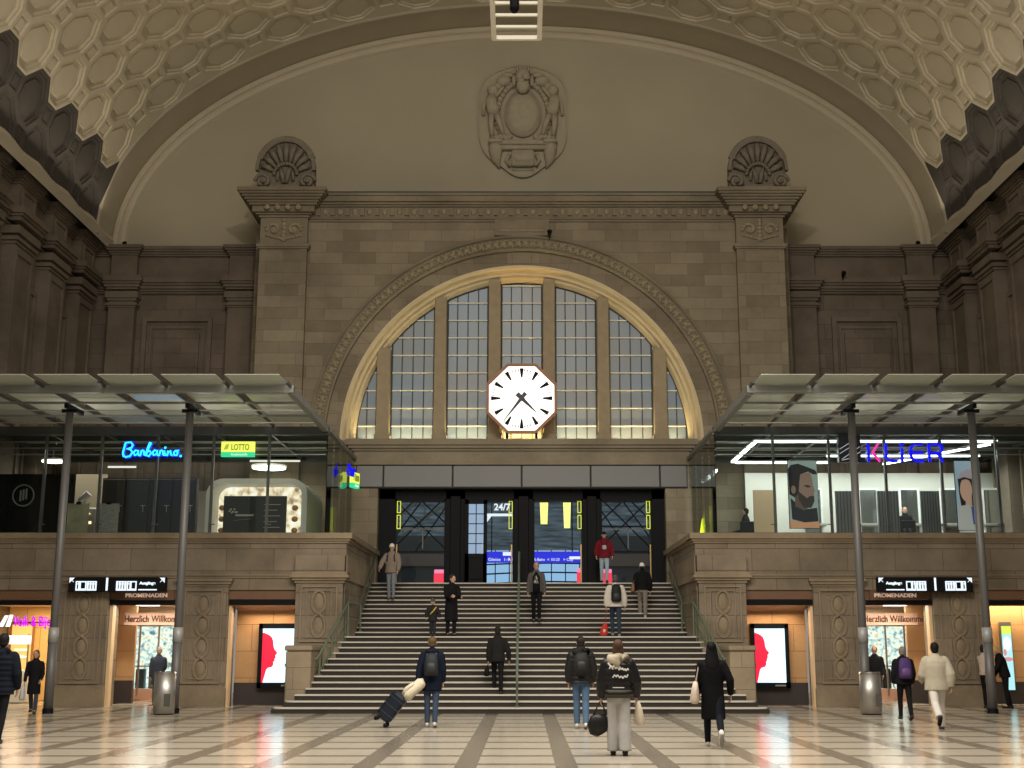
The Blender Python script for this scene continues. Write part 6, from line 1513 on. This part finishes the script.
# 17
person('person with red hair and brown-red trousers behind the right litter bin', 876.5, 706, 1.62, 165, topc=(.025, .025, .03), hem=.88, bulk=.02, legc=(.10, .025, .03), hairc=(.38, .12, .05), aL=(4, 12, 30), aR=(4, 12, 25), pos=(at(877, 700, 36.6)[0], 36.6, 0))
# 18
p = person('blond person in a black jacket leaning forward beside the outer right column', 1008, 710.5, 1.66, 78, (0, 4), (-4, 8), topc=BLK, hem=.84, bulk=.02, legc=BLK, hairc=(.62, .42, .18), lean=14, head=(0, 28), aL=(26, 8, 40), aR=(8, 8, 20), pos=(at(1007, 705, 35.2)[0], 35.2, 0))
tote(p, 'dark handbag with pale clasps on the blond person at the outer right column', (.05, .06, .06), -1, 'hand', w=.15, h=.26, name='handbag', y=-.1, str_len=.16)
# 19
person('person with pale sleeves half hidden behind the outer right column', 988, 706, 1.66, -60, topc=(.50, .42, .36), hem=.9, legc=BLK, hairc=(.03, .02, .02), aL=(30, 12, 70), aR=(20, 6, 60), pos=(at(987.5, 705, 35.3)[0], 35.3, 0))
# 20
person('person in a slate-blue coat standing in the left passage behind the litter bin', 157, 705, 1.60, 20, topc=(.055, .065, .10), hem=.62, bulk=.01, legc=(.10, .13, .14), hairc=(.42, .34, .28), pos=(at(156.5, 700, 37.0)[0], 37.0, 0), head=(0, 10), aR=(20, 6, 50))
# 21 salon clients, seated
def stool(x, y, lb):
    o = empty('salon_chair', (x, y, ZF)); tag(o, lb, 'chair'); c = MB().use(M['black']); c.bbox(-.26, .26, -.25, .25, .40, .50, .03); c.build('seat', o); c = MB().use(M['black']); c.bbox(-.24, .24, -.32, -.26, .5, .86, .02); c.build('backrest', o); c = MB().use(M['stainless']); c.cyl(0, 0, 0, .4, .04, 12); c.cyl(0, 0, 0, .04, .25, 20); c.build('pedestal', o)
for (x, y, hc, lb) in ((746, 41.4, (.015, .012, .012), 'dark-haired person sitting inside the salon, left of the oak divider'), (905.5, 41.0, (.40, .18, .09), 'fair-skinned person sitting inside the salon between two grey dividers')):
    xx = at(x, 523, y)[0]; stool(xx, y, 'black swivel salon chair under the ' + ('dark-haired' if x < 800 else 'fair-skinned') + ' client')
    person(lb, 0, 0, 1.62, 60 if x < 800 else 170, (86, 88), (86, 88), topc=BLK, hem=.9, legc=(.03, .03, .04), hairc=hc, hair='short', pos=(xx, y, ZF+.06))

# ------------------------------------------------------------------ light
def area(loc, rot, sx, sy, e, col=(1, .86, .66), spread=PI):
    l = bpy.data.lights.new('lamp', 'AREA'); l.shape = 'RECTANGLE'; l.size = sx; l.size_y = sy; l.energy = e; l.color = col; l.spread = spread
    o = bpy.data.objects.new('lamp', l); COL.objects.link(o); o.location = loc; o.rotation_euler = rot; return o
def spot(loc, target, e, deg, col=(1, .84, .62), blend=.6, r=.15):
    l = bpy.data.lights.new('spot', 'SPOT'); l.energy = e; l.spot_size = R(deg); l.spot_blend = blend; l.color = col; l.shadow_soft_size = r
    o = bpy.data.objects.new('spot', l); COL.objects.link(o); o.location = loc
    o.rotation_euler = (Vector(target)-Vector(loc)).to_track_quat('-Z', 'Y').to_euler(); return o
W = bpy.data.worlds.new('hall_air'); scene.world = W; W.use_nodes = True
bg = W.node_tree.nodes['Background']; bg.inputs[0].default_value = (1.0, .935, .84, 1); bg.inputs[1].default_value = .26
# broad fill light added out of view above the viewer
area((0, 8, 23), (R(25), 0, 0), 14, 10, 2500, (1, .92, .80))
# floods on the side cornices washing the vault
for s in (-1, 1):
    l_ = area((s*14.6, 31, 16.75), (PI, 0, 0), .25, 24, 120, (1, .88, .68)); l_.rotation_euler = (PI, R(-18)*s, 0)
# unseen spot added to brighten portal and tympanum
spot((0, 12, 20), (0, 44, 15.5), 3600, 58, (1, .91, .78), blend=.9)
# area light added to brighten floor and stairs, not a hall fixture
area((0, 20, 11), (R(14), 0, 0), 16, 8, 2500, (1, .92, .80))
for s in (-1, 1):
    for X in (8.62, 11.75): area((s*X, 33.6, 6.6), (PI, 0, 0), .3, .3, 16, (1, .95, .85))  # uplights added to brighten the canopy glass from below
# yellow-warm uplights on the window sill
for xa, xb in ((-5.55, -5.05), (-4.5, -3.1), (-2.55, -1.2), (-.68, .68), (1.2, 2.55), (3.1, 4.5), (5.05, 5.55)):
    w_ = xb-xa; area(((xa+xb)/2, YP+.52, ZA+.03), (R(180-8), 0, 0), w_, .06, (45 if abs(xa) < .7 else 14)*w_, (1, .62, .18) if abs(xa) < .7 else (1, .82, .42), R(130))
# shops
for s in (-1, 1):
    area((s*10.5, 39.5, 2.80), (0, 0, 0), 1.5, 2.5, 60, (1, .80, .58))
    area((s*14.3, 37.6, 2.80), (0, 0, 0), 2.4, .8, 55, (1, .78, .5))
    area((s*10.5, 36.75, 2.74), (R(-10), 0, 0), 1.6, .2, 34, (1, .88, .7)); area((s*7.2, 36.75, 2.62), (R(-10), 0, 0), 1.4, .3, 22, (1, .74, .52))
area((-14, 38.8, 2.8), (0, 0, 0), 2.4, 1.8, 70, (1, .78, .42))
area((11, 39.5, 7.4), (0, 0, 0), 8, 4, 300, (.95, 1, .96))
area((-10.5, 39.5, 7.4), (0, 0, 0), 8, 4, 150, (1, .9, .75))
area((0, 50, 9.5), (0, 0, 0), 10, 8, 180, (.8, .88, 1))

vs_ = scene.view_settings; vs_.view_transform = 'Standard'; vs_.look = 'None'; vs_.gamma = 1; vs_.exposure = .1; vs_.use_curve_mapping = False
scene.cycles.max_bounces = 6; scene.cycles.transparent_max_bounces = 24; scene.cycles.caustics_reflective = False; scene.cycles.caustics_refractive = False
scene.cycles.use_denoising = True; scene.cycles.sample_clamp_indirect = 4
